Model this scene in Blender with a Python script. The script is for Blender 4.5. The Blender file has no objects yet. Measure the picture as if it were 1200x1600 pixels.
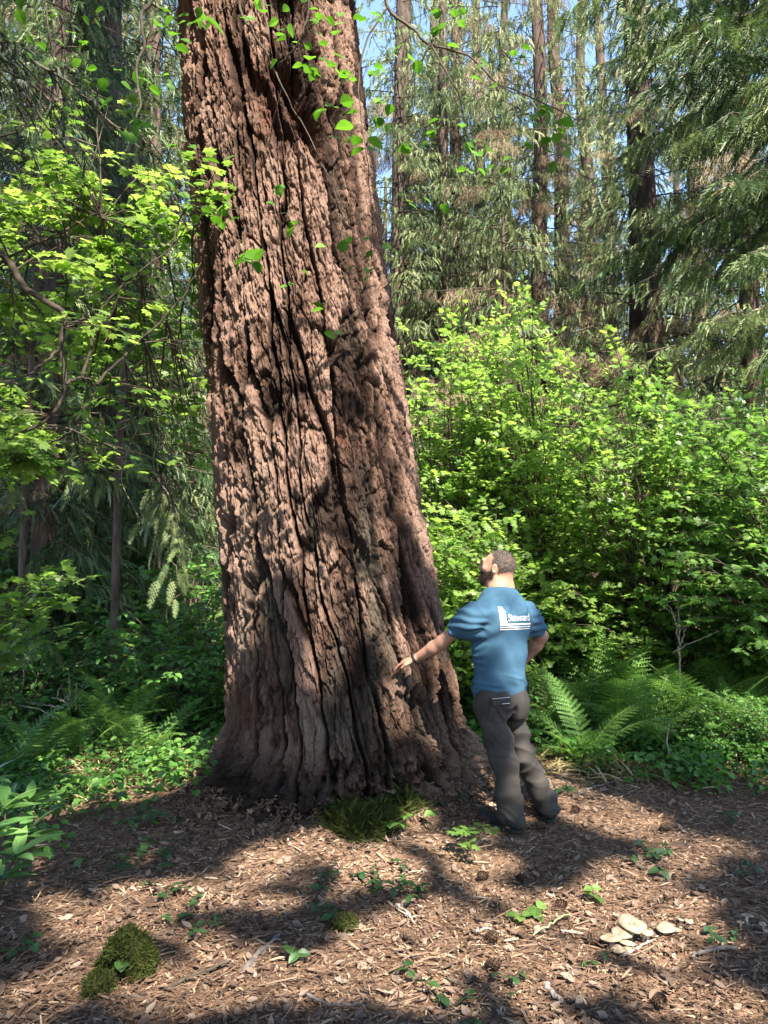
import bpy, math, random
import numpy as np
from mathutils import Vector, Matrix
from mathutils.bvhtree import BVHTree

S = bpy.context.scene
COL = S.collection
PI = math.pi
R = math.radians

# ---------------------------------------------------------------- camera and pixel helper
CAMZ, PITCH, F = 1.6, R(4.5), 1200.0
CP, SP = math.cos(PITCH), math.sin(PITCH)
def ray(px, py):
    dx, v = (px - 600) / F, (800 - py) / F
    return np.array([dx, CP - v * SP, SP + v * CP])
def at(px, py, Y):
    d = ray(px, py)
    return np.array([0, 0, CAMZ]) + d * (Y / d[1])
def pix(p):
    p = np.asarray(p, float) - np.array([0, 0, CAMZ])
    dep = p[..., 1] * CP + p[..., 2] * SP
    up = -p[..., 1] * SP + p[..., 2] * CP
    return 600 + F * p[..., 0] / dep, 800 - F * up / dep, dep

# ---------------------------------------------------------------- noise (numpy)
def _h(ix, iy, iz, seed):
    x = (ix.astype(np.int64) * 374761393 + iy.astype(np.int64) * 668265263 + iz.astype(np.int64) * 2147483647 + seed * 1274126177) & 0xFFFFFFFF
    x = ((x ^ (x >> 13)) * 1274126177) & 0xFFFFFFFF
    x = ((x ^ (x >> 16)) * 2246822519) & 0xFFFFFFFF
    x = x ^ (x >> 15)
    return (x & 0xFFFFFF).astype(np.float32) / 16777216.0
def vnoise(x, y, z, seed=0):
    x, y, z = np.broadcast_arrays(np.asarray(x, np.float32), np.asarray(y, np.float32), np.asarray(z, np.float32))
    ix, iy, iz = np.floor(x), np.floor(y), np.floor(z)
    fx, fy, fz = x - ix, y - iy, z - iz
    fx, fy, fz = [f * f * (3 - 2 * f) for f in (fx, fy, fz)]
    r = 0
    for a in (0, 1):
        for b in (0, 1):
            for c in (0, 1):
                w = (fx if a else 1 - fx) * (fy if b else 1 - fy) * (fz if c else 1 - fz)
                r = r + w * _h(ix + a, iy + b, iz + c, seed)
    return r * 2 - 1
def fbm(x, y, z, seed=0, oct=4):
    r, a = 0, 1.0
    for o in range(oct):
        r = r + a * vnoise(x * 2 ** o, y * 2 ** o, z * 2 ** o, seed + o * 17)
        a *= 0.5
    return r / (2 - 2 ** (1 - oct))
def sstep(a, b, x):
    t = np.clip((x - a) / (b - a), 0, 1)
    return t * t * (3 - 2 * t)
def voro2(u, v, nper, seed, jit=0.9):
    """F1, F2, cell id of a 2-D Voronoi with period nper in u."""
    iu, iv = np.floor(u), np.floor(v)
    f1 = np.full(u.shape, 9.0, np.float32); f2 = f1.copy(); cid = np.zeros(u.shape, np.float32)
    z0 = np.zeros_like(iu)
    for a in (-1, 0, 1):
        for b in (-1, 0, 1):
            cu, cv = iu + a, iv + b
            cm = np.mod(cu, nper) if nper else cu
            px = cu + .5 + jit * (_h(cm, cv, z0, seed) - .5)
            py = cv + .5 + jit * (_h(cm, cv, z0 + 1, seed) - .5)
            d = np.sqrt((u - px) ** 2 + (v - py) ** 2)
            near = d < f1
            f2 = np.where(near, f1, np.minimum(f2, d))
            cid = np.where(near, _h(cm, cv, z0 + 2, seed), cid)
            f1 = np.where(near, d, f1)
    return f1, f2, cid

# ---------------------------------------------------------------- mesh building
def mesh_np(name, V, F_, mat=None, smooth=True, attrs=None, mats=None, midx=None):
    V = np.ascontiguousarray(V, np.float32); F_ = np.ascontiguousarray(F_, np.int32)
    n = F_.shape[1]
    me = bpy.data.meshes.new(name)
    me.vertices.add(len(V)); me.vertices.foreach_set('co', V.ravel())
    me.loops.add(F_.size); me.loops.foreach_set('vertex_index', F_.ravel())
    me.polygons.add(len(F_))
    me.polygons.foreach_set('loop_start', np.arange(0, F_.size, n, dtype=np.int32))
    me.polygons.foreach_set('loop_total', np.full(len(F_), n, np.int32))
    me.polygons.foreach_set('use_smooth', np.full(len(F_), smooth, bool))
    for k, a in (attrs or {}).items():
        at_ = me.attributes.new(k, 'FLOAT', 'POINT'); at_.data.foreach_set('value', np.ascontiguousarray(a, np.float32))
    if mats:
        for m in mats: me.materials.append(m)
        me.polygons.foreach_set('material_index', np.ascontiguousarray(midx, np.int32))
    elif mat: me.materials.append(mat)
    me.update(calc_edges=True)
    return me
def link(name, me, parent=None, loc=(0, 0, 0)):
    o = bpy.data.objects.new(name, me); COL.objects.link(o); o.location = loc
    if parent: o.parent = parent
    return o
def tag(o, label=None, cat=None, group=None, kind=None):
    for k, v in (('label', label), ('category', cat), ('group', group), ('kind', kind)):
        if v: o[k] = v
    return o
def empty(name, loc, label, cat, group=None):
    o = bpy.data.objects.new(name, None); COL.objects.link(o); o.location = loc
    o.empty_display_size = .1
    return tag(o, label, cat, group)
def copy_tree(o, parent=None):
    c = o.copy(); COL.objects.link(c)
    if parent: c.parent = parent
    for ch in list(o.children): copy_tree(ch, c)
    return c
class Buf:
    """Collects triangles with one random number and a material index per piece."""
    def __init__(s): s.V, s.F, s.A, s.M, s.n = [], [], [], [], 0
    def add(s, V, F_, a=0.5, m=0):
        V = np.asarray(V, np.float32); F_ = np.asarray(F_, np.int32)
        s.V.append(V); s.F.append(F_ + s.n); s.n += len(V)
        s.A.append(np.broadcast_to(np.asarray(a, np.float32), (len(V),))); s.M.append(np.full(len(F_), m, np.int32))
    def place(s, T, F_, P, X, Y, Z, sc, a, m=0):
        """Copies template T (k,3) to N places with axes X,Y,Z (N,3) and scales sc (N,)."""
        N, k = len(P), len(T)
        if N == 0: return
        V = P[:, None, :] + sc[:, None, None] * (T[None, :, 0:1] * X[:, None] + T[None, :, 1:2] * Y[:, None] + T[None, :, 2:3] * Z[:, None])
        FF = (F_[None] + (np.arange(N) * k)[:, None, None]).reshape(-1, 3)
        s.add(V.reshape(-1, 3), FF, np.repeat(a, k), m)
    def mesh(s, name, mats, smooth=False):
        return mesh_np(name, np.concatenate(s.V), np.concatenate(s.F), None, smooth, {'rnd': np.concatenate(s.A)}, mats, np.concatenate(s.M))
def nrm(v): 
    v = np.asarray(v, float); return v / (np.linalg.norm(v, axis=-1, keepdims=True) + 1e-9)
def tube(P, rad, sides=5, cap=True, ell=None):
    P = np.asarray(P, float); n = len(P); rad = np.broadcast_to(np.asarray(rad, float), (n,))
    T = nrm(np.gradient(P, axis=0))
    ref = np.array([0, 0, 1.]) if abs(T[:, 2]).mean() < .8 else np.array([1., 0, 0])
    U = nrm(np.cross(T, ref)); W = np.cross(T, U)
    a = np.arange(sides) / sides * 2 * PI
    V = P[:, None] + rad[:, None, None] * (np.cos(a)[None, :, None] * U[:, None] + np.sin(a)[None, :, None] * W[:, None])
    V = V.reshape(-1, 3); Fs = []
    i = np.arange(n - 1)[:, None] * sides; j = np.arange(sides)[None]; k = (j + 1) % sides
    A, B, C, D = i + j, i + k, i + sides + k, i + sides + j
    Fs = np.concatenate([np.stack([A, B, C], -1).reshape(-1, 3), np.stack([A, C, D], -1).reshape(-1, 3)])
    if cap:
        V = np.concatenate([V, P[:1], P[-1:]])
        j = np.arange(sides); k = (j + 1) % sides; o = (n - 1) * sides
        Fs = np.concatenate([Fs, np.stack([k, j, np.full(sides, n * sides)], -1), np.stack([o + j, o + k, np.full(sides, n * sides + 1)], -1)])
    return V, Fs
def spline(P, n):
    """Catmull-Rom through the points P."""
    P = np.asarray(P, float)
    if len(P) < 3: 
        t = np.linspace(0, 1, n)[:, None]; return P[0] * (1 - t) + P[-1] * t
    Q = np.concatenate([[2 * P[0] - P[1]], P, [2 * P[-1] - P[-2]]])
    t = np.linspace(0, len(P) - 1 - 1e-6, n); i = t.astype(int); f = (t - i)[:, None]
    a, b, c, d = Q[i], Q[i + 1], Q[i + 2], Q[i + 3]
    return .5 * (2 * b + (c - a) * f + (2 * a - 5 * b + 4 * c - d) * f ** 2 + (3 * b - a - 3 * c + d) * f ** 3)

# ---------------------------------------------------------------- materials
def new_mat(name):
    m = bpy.data.materials.new(name); m.use_nodes = True
    nt = m.node_tree; nt.nodes.clear()
    return m, nt, nt.nodes, nt.links
def ramp(N, stops):
    r = N.new('ShaderNodeValToRGB'); e = r.color_ramp.elements
    while len(e) < len(stops): e.new(.5)
    for q, (p, c) in zip(e, stops): q.position = p; q.color = (*c, 1)
    return r
def leaf_mat(name, stops, trans=.38, rough=.45, spec=.35, tboost=(1.5, 1.6, 1.0)):
    """Thin leaf: colour by the leaf's own random number, light passes through it."""
    m, nt, N, L = new_mat(name)
    out = N.new('ShaderNodeOutputMaterial'); mix = N.new('ShaderNodeMixShader'); pb = N.new('ShaderNodeBsdfPrincipled'); tr = N.new('ShaderNodeBsdfTranslucent')
    a = N.new('ShaderNodeAttribute'); a.attribute_name = 'rnd'
    cr = ramp(N, stops); L.new(a.outputs['Fac'], cr.inputs[0])
    nz = N.new('ShaderNodeTexNoise'); nz.inputs['Scale'].default_value = 60
    tc = N.new('ShaderNodeTexCoord'); L.new(tc.outputs['Object'], nz.inputs['Vector'])
    mr = N.new('ShaderNodeMapRange'); mr.inputs['To Min'].default_value = .8; mr.inputs['To Max'].default_value = 1.2; L.new(nz.outputs['Fac'], mr.inputs['Value'])
    mu = N.new('ShaderNodeVectorMath'); mu.operation = 'SCALE'; L.new(cr.outputs['Color'], mu.inputs[0]); L.new(mr.outputs['Result'], mu.inputs['Scale'])
    L.new(mu.outputs[0], pb.inputs['Base Color'])
    pb.inputs['Roughness'].default_value = rough; pb.inputs['Specular IOR Level'].default_value = spec
    tb = N.new('ShaderNodeVectorMath'); tb.operation = 'MULTIPLY'; tb.inputs[1].default_value = tboost
    L.new(mu.outputs[0], tb.inputs[0]); L.new(tb.outputs[0], tr.inputs['Color'])
    mix.inputs[0].default_value = trans
    L.new(pb.outputs[0], mix.inputs[1]); L.new(tr.outputs[0], mix.inputs[2]); L.new(mix.outputs[0], out.inputs[0])
    return m
def solid_mat(name, stops, rough=.85, spec=.2, scale=8, bump=.0, bscale=60, attr=None, detail=5, stretch=(1, 1, 1), bdist=.01):
    """Matte surface whose colour wanders between the stops with noise (or with the piece's own number)."""
    m, nt, N, L = new_mat(name)
    out = N.new('ShaderNodeOutputMaterial'); pb = N.new('ShaderNodeBsdfPrincipled'); L.new(pb.outputs[0], out.inputs[0])
    tc = N.new('ShaderNodeTexCoord'); mp = N.new('ShaderNodeMapping'); mp.inputs['Scale'].default_value = stretch
    L.new(tc.outputs['Object'], mp.inputs['Vector'])
    nz = N.new('ShaderNodeTexNoise'); nz.inputs['Scale'].default_value = scale; nz.inputs['Detail'].default_value = detail
    L.new(mp.outputs[0], nz.inputs['Vector'])
    cr = ramp(N, stops)
    if attr:
        a = N.new('ShaderNodeAttribute'); a.attribute_name = attr
        md = N.new('ShaderNodeMath'); md.operation = 'MULTIPLY_ADD'; md.inputs[1].default_value = .35
        sb = N.new('ShaderNodeMath'); sb.operation = 'SUBTRACT'; sb.inputs[1].default_value = .5
        L.new(nz.outputs['Fac'], sb.inputs[0]); L.new(sb.outputs[0], md.inputs[0]); L.new(a.outputs['Fac'], md.inputs[2])
        L.new(md.outputs[0], cr.inputs[0])
    else: L.new(nz.outputs['Fac'], cr.inputs[0])
    L.new(cr.outputs['Color'], pb.inputs['Base Color'])
    pb.inputs['Roughness'].default_value = rough; pb.inputs['Specular IOR Level'].default_value = spec
    if bump:
        n2 = N.new('ShaderNodeTexNoise'); n2.inputs['Scale'].default_value = bscale; n2.inputs['Detail'].default_value = 4
        L.new(mp.outputs[0], n2.inputs['Vector'])
        bp = N.new('ShaderNodeBump'); bp.inputs['Strength'].default_value = bump; bp.inputs['Distance'].default_value = bdist
        L.new(n2.outputs['Fac'], bp.inputs['Height']); L.new(bp.outputs[0], pb.inputs['Normal'])
    return m

# ---------------------------------------------------------------- camera, world, sun
cam = bpy.data.cameras.new('camera'); co = bpy.data.objects.new('camera', cam); COL.objects.link(co)
co.location = (0, 0, CAMZ); co.rotation_euler = (PI / 2 + PITCH, 0, 0)
cam.sensor_fit = 'VERTICAL'; cam.sensor_height = 24; cam.lens = 24 * F / 1600; cam.clip_start = .05; cam.clip_end = 400
S.camera = co
SUN_EL, SUN_AZ = R(51), math.atan2(.38, -.925)        # azimuth measured from +Y towards +X
TO_SUN = np.array([math.sin(SUN_AZ) * math.cos(SUN_EL), math.cos(SUN_AZ) * math.cos(SUN_EL), math.sin(SUN_EL)])
w = bpy.data.worlds.new('World'); S.world = w; w.use_nodes = True
bg = w.node_tree.nodes['Background']; sky = w.node_tree.nodes.new('ShaderNodeTexSky')
sky.sky_type = 'NISHITA'; sky.sun_disc = False; sky.sun_elevation = SUN_EL; sky.sun_rotation = SUN_AZ
sky.air_density = 1.0; sky.dust_density = .6; sky.ozone_density = 1.6
w.node_tree.links.new(sky.outputs[0], bg.inputs[0]); bg.inputs[1].default_value = .10
sl = bpy.data.lights.new('sun', 'SUN'); sl.energy = 5.0; sl.angle = R(.53); sl.color = (1, .91, .77)
so = bpy.data.objects.new('sun', sl); COL.objects.link(so); so.location = (10, -8, 20)
so.rotation_euler = Vector(TO_SUN).to_track_quat('Z', 'Y').to_euler()
S.view_settings.view_transform = 'Standard'; S.view_settings.look = 'None'; S.view_settings.gamma = 1; S.view_settings.exposure = 2.55
cy = S.cycles
cy.max_bounces = 7; cy.diffuse_bounces = 4; cy.glossy_bounces = 2; cy.transmission_bounces = 5; cy.transparent_max_bounces = 4
cy.caustics_reflective = False; cy.caustics_refractive = False; cy.sample_clamp_indirect = 6
# ---------------------------------------------------------------- ground
def ground_z(x, y):
    x = np.asarray(x, float); y = np.asarray(y, float)
    z = .05 * fbm(x * .5, y * .5, 0 * x, 3, 3) * sstep(1.0, 3.5, np.hypot(x - .75, y - 4.85))
    d = np.hypot(x + .3, y - 5.85)
    z = z + .12 * sstep(2.0, .9, d)                                  # the low mound round the trunk
    z = z + .25 * sstep(7, 16, y) * fbm(x * .12, y * .12, 0 * x + 5, 8, 3)
    z = z + .10 * sstep(1.4, 4.5, x) * sstep(5.2, 8, y)
    z = z - .18 * sstep(-1.2, -3.2, x) * sstep(4.2, 6.0, y)
    return z
def gz(x, y): return float(ground_z(np.array([x]), np.array([y]))[0])
def ground_mesh():
    xs = np.concatenate([np.linspace(-130, -9, 40), np.linspace(-8.6, 8.6, 430), np.linspace(9, 130, 40)])
    ys = np.concatenate([np.linspace(-60, -1.2, 20), np.linspace(-1, 10, 420), np.linspace(10.3, 170, 60)])
    X, Y = np.meshgrid(xs, ys)
    Z = ground_z(X, Y) + .012 * fbm(X * 6, Y * 6, 0 * X, 21, 3) + .006 * fbm(X * 23, Y * 23, 0 * X, 22, 2)
    V = np.stack([X, Y, Z], -1).reshape(-1, 3); ny, nx = X.shape
    i = (np.arange(ny - 1)[:, None] * nx + np.arange(nx - 1)[None]).ravel()
    return V, np.stack([i, i + 1, i + nx + 1, i + nx], -1)
m_soil = solid_mat('forest_soil', [(.25, (.035, .022, .015)), (.45, (.085, .052, .034)), (.6, (.15, .095, .065)), (.75, (.23, .16, .115))], .95, .1, 34, .9, 110, detail=8, bdist=.012)
gV, gF = ground_mesh()
tag(link('ground', mesh_np('ground', gV, gF, m_soil)), kind='structure')

# ---------------------------------------------------------------- the great trunk
EDGE = [(-200, 270, 535), (0, 285, 551), (200, 295, 576), (400, 312, 599), (600, 328, 628), (800, 342, 657), (1000, 356, 695), (1100, 357, 713), (1160, 355, 728)]
TY = 5.85
_z, _cx, _r = [], [], []
for py, a, b in EDGE:
    ra, rb = ray(a, py), ray(b, py)
    aL, aR = math.atan2(ra[0], ra[1]), math.atan2(rb[0], rb[1])
    D = TY / math.cos((aL + aR) / 2)
    _r.append(D * math.sin((aR - aL) / 2)); _cx.append(TY * math.tan((aL + aR) / 2)); _z.append(CAMZ + (TY - .2) * ra[2] / ra[1])
o_ = np.argsort(_z); _z, _cx, _r = np.array(_z)[o_], np.array(_cx)[o_], np.array(_r)[o_]
def trunk_c(z):
    c = np.interp(z, _z, _cx); s = (_cx[-1] - _cx[-3]) / (_z[-1] - _z[-3])
    c = np.where(z > _z[-1], _cx[-1] + s * (z - _z[-1]), c)
    return np.where(z < _z[0], _cx[0] + (z - _z[0]) * -.06, c)
def trunk_r(z):
    r = np.interp(z, _z, _r)
    return np.where(z > _z[-1], _r[-1] * np.exp(-(z - _z[-1]) / 26), r)
def trunk_surface(th, z):
    """Points of the bark; th counts from the camera side (-Y) towards +X."""
    tw = th + .10 * z - .012 * z * z + .12 * fbm(np.cos(th) * 1.6, np.sin(th) * 1.6, z * .7, 5, 3)
    N1 = 28
    u = tw / (2 * PI) * N1 + .30 * fbm(np.cos(th) * 6, np.sin(th) * 6, z * 2.8, 11, 5)
    f1, f2, cid = voro2(u, z / 1.6 + .22 * fbm(np.cos(th) * 5, np.sin(th) * 5, z * 1.2, 12, 2), N1, 31)
    g1 = f2 - f1
    N2 = 54
    u2 = tw / (2 * PI) * N2 + .6 * fbm(np.cos(th) * 10, np.sin(th) * 10, z * 5, 13, 4)
    e1, e2, cid2 = voro2(u2, z / .42 + .3 * fbm(np.cos(th) * 9, np.sin(th) * 9, z * 3, 14, 2), N2, 32)
    g2 = e2 - e1
    # loose flakes, about 3 cm wide and 6 cm tall
    N3 = 190
    u3 = tw / (2 * PI) * N3 + .8 * fbm(np.cos(th) * 22, np.sin(th) * 22, z * 9, 15, 2)
    k1, k2, cid3 = voro2(u3, z / .075 + .5 * fbm(np.cos(th) * 30, np.sin(th) * 30, z * 20, 19, 2), N3, 33)
    h = .090 * sstep(.01, .17, g1) + .020 * (cid - .5)
    h = h + .028 * sstep(0, .15, g2) + .022 * (cid2 - .5)
    h = h + .007 * sstep(0, .25, k2 - k1) + .018 * (cid3 - .5)
    X3, Y3 = np.cos(th), np.sin(th)
    h = h + .011 * fbm(X3 * 12, Y3 * 12, z * 4, 16, 4) + .034 * fbm(X3 * 36, Y3 * 36, z * 13, 17, 5)
    # the bark breaks off in thin layers: ragged terraces
    q_ = h / .017 + 1.1 * fbm(X3 * 50, Y3 * 50, z * 13, 18, 3); h = .45 * h + .55 * .017 * (np.floor(q_) + sstep(0, .45, q_ - np.floor(q_)) - .5)
    # rough old burn scar high on the front: a slanting hollow with crumbling red wood
    thp = (th + PI) % (2 * PI) - PI
    def spot(t0, z0, a, b, sl=0):
        dt = (thp - t0) * .72 - sl * (z - z0); return np.exp(-((dt / a) ** 2 + ((z - z0) / b) ** 2) * 1.0)
    wob = 1 + .6 * fbm(X3 * 12, Y3 * 12, z * 6, 44, 3)
    scar = np.clip(1.3 * spot(.36, 4.82, .085, .27, -.32) * wob, 0, 1) + .6 * np.clip(spot(.16, 5.08, .10, .10, -.5) * wob, 0, 1)
    red = spot(-.04, 4.85, .15, .34, -.2) * np.clip(.7 + fbm(X3 * 8, Y3 * 8, z * 5, 46, 3), 0, 1)
    h = h - .24 * np.clip(scar, 0, 1.15) - .03 * red * (1 + fbm(X3 * 26, Y3 * 26, z * 20, 45, 3))
    knot = spot(.33, 2.52, .055, .10, -.1)
    h = h - .03 * knot * wob
    h = h * (1 - .12 * sstep(.5, .1, z) * np.exp(-((thp + .5) / .8) ** 4))
    # foot: root flare, lobed, and the crumbling dark mass at the front left
    lob = .55 + .45 * np.cos(3 * (thp + .75)) + .35 * np.cos(5 * thp + 1.0) + .3 * fbm(X3 * 3, Y3 * 3, z * 1.2, 51, 3)
    fl = sstep(.75, -.15, z)
    h = h + .08 * fl ** 2 * np.clip(lob, -.3, 1.6)
    h = h + (.25 + .09 * fbm(X3 * 7, Y3 * 7, z * 8, 58, 4)) * np.exp(-((thp + .48) / .52) ** 4) * sstep(.72, .0, z + .22 * fbm(X3 * 5, Y3 * 5, z * 3, 53, 3))
    h = h + .17 * np.exp(-((thp + 1.5) / .35) ** 2) * sstep(.5, -.05, z) + .16 * np.exp(-((thp - 1.35) / .4) ** 2) * sstep(.55, -.1, z)
    h = h + .15 * sstep(.6, .1, z) * fbm(X3 * 8, Y3 * 8, z * 8, 54, 5) + .10 * sstep(.55, .2, z) * np.abs(fbm(X3 * 15, Y3 * 15, z * 15, 55, 4)) + .09 * sstep(.6, .2, z) * fbm(X3 * 24, Y3 * 24, z * 30, 56, 4)
    r = trunk_r(z) - .112 + h
    x = trunk_c(z) + r * np.sin(th); y = TY - r * np.cos(th)
    rot = np.clip(.7 * red + .8 * scar + .7 * knot + .55 * np.exp(-((thp + .95) / .22) ** 2) * sstep(1.2, .5, z), 0, 1)
    grey = np.clip(.5 + .9 * fbm(X3 * 4, Y3 * 4, z * 2, 61, 3) + .8 * (cid - .5) + .6 * (h - .10) / .05, 0, 1)  # plate-to-plate weathering, plus furrow shade painted into the tone by relief
    moss = np.clip(sstep(.55, .0, z) * (.35 + fbm(X3 * 6, Y3 * 6, z * 5, 62, 3)) * 1.2, 0, 1)
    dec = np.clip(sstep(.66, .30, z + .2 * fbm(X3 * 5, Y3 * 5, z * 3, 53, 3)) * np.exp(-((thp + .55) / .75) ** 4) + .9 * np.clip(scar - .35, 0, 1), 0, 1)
    lic = np.clip(2.4 * fbm(X3 * 5, Y3 * 5, z * 1.8, 63, 4) - .25, 0, 1) * (.35 + .65 * sstep(2.6, 1.0, z))
    return np.stack([x, y, z], -1), rot, grey, moss, dec, lic
def trunk_mesh(nt, zs, mat):
    na = int(nt * .8); th = np.concatenate([np.linspace(-1.75, 1.75, na, endpoint=False), np.linspace(1.75, 2 * PI - 1.75, nt - na, endpoint=False)])
    T, Z = np.meshgrid(th.astype(np.float32), zs.astype(np.float32))
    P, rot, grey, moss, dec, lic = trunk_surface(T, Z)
    ny = len(zs)
    i = np.arange(ny - 1)[:, None] * nt; j = np.arange(nt)[None]; k = (j + 1) % nt
    F_ = np.stack([i + j, i + k, i + nt + k, i + nt + j], -1).reshape(-1, 4)
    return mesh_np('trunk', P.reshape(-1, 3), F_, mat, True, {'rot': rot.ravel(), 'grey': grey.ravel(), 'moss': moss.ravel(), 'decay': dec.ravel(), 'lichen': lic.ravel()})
def bark_mat():
    m, nt, N, L = new_mat('old_fir_bark')
    out = N.new('ShaderNodeOutputMaterial'); pb = N.new('ShaderNodeBsdfPrincipled'); L.new(pb.outputs[0], out.inputs[0])
    def at_(n): a = N.new('ShaderNodeAttribute'); a.attribute_name = n; return a.outputs['Fac']
    tc = N.new('ShaderNodeTexCoord'); mp = N.new('ShaderNodeMapping'); mp.inputs['Scale'].default_value = (1, 1, .45); L.new(tc.outputs['Object'], mp.inputs[0])
    n1 = N.new('ShaderNodeTexNoise'); n1.inputs['Scale'].default_value = 42; n1.inputs['Detail'].default_value = 7; n1.inputs['Roughness'].default_value = .65; L.new(mp.outputs[0], n1.inputs['Vector'])
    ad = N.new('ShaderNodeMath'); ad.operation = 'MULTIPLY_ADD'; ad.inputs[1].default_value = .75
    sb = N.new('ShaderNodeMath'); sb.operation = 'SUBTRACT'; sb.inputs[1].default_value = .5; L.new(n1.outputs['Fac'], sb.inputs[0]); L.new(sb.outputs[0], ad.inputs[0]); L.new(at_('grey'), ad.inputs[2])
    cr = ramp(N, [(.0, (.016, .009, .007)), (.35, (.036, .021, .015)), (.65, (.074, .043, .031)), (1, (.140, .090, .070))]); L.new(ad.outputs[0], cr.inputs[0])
    def mixc(fac, a, colour):
        mx = N.new('ShaderNodeMix'); mx.data_type = 'RGBA'; L.new(fac, mx.inputs[0]); L.new(a, mx.inputs[6]); mx.inputs[7].default_value = (*colour, 1); return mx.outputs[2]
    lm = N.new('ShaderNodeMath'); lm.operation = 'MULTIPLY'; lm.inputs[1].default_value = .35; L.new(at_('lichen'), lm.inputs[0])
    c0 = mixc(lm.outputs[0], cr.outputs[0], (.105, .100, .078))
    c = mixc(at_('rot'), c0, (.085, .038, .024))
    mm = N.new('ShaderNodeMath'); mm.operation = 'MULTIPLY'; mm.inputs[1].default_value = .6; L.new(at_('moss'), mm.inputs[0])
    c = mixc(mm.outputs[0], c, (.040, .042, .020))
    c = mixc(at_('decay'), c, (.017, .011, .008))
    L.new(c, pb.inputs['Base Color']); pb.inputs['Roughness'].default_value = .92; pb.inputs['Specular IOR Level'].default_value = .15
    v = N.new('ShaderNodeTexVoronoi'); v.inputs['Scale'].default_value = 75; L.new(mp.outputs[0], v.inputs['Vector'])
    b1 = N.new('ShaderNodeBump'); b1.inputs['Strength'].default_value = .9; b1.inputs['Distance'].default_value = .012; L.new(n1.outputs['Fac'], b1.inputs['Height'])
    b2 = N.new('ShaderNodeBump'); b2.inputs['Strength'].default_value = .6; b2.inputs['Distance'].default_value = .008; L.new(v.outputs['Distance'], b2.inputs['Height']); L.new(b1.outputs[0], b2.inputs['Normal'])
    L.new(b2.outputs[0], pb.inputs['Normal'])
    return m
m_bark = bark_mat()
great = empty('fir_tree', (-.3, TY, 0), 'enormous old conifer trunk with deeply furrowed reddish bark, the man touching its right side', 'tree')
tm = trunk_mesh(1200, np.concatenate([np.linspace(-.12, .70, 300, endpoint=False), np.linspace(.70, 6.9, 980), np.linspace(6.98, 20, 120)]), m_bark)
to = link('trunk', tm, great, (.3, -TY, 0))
TRUNK_BVH = BVHTree.FromPolygons([v.co[:] for v in tm.vertices], [p.vertices[:] for p in tm.polygons if p.center.z < 2.2 and p.center.y < TY]) 
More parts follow.
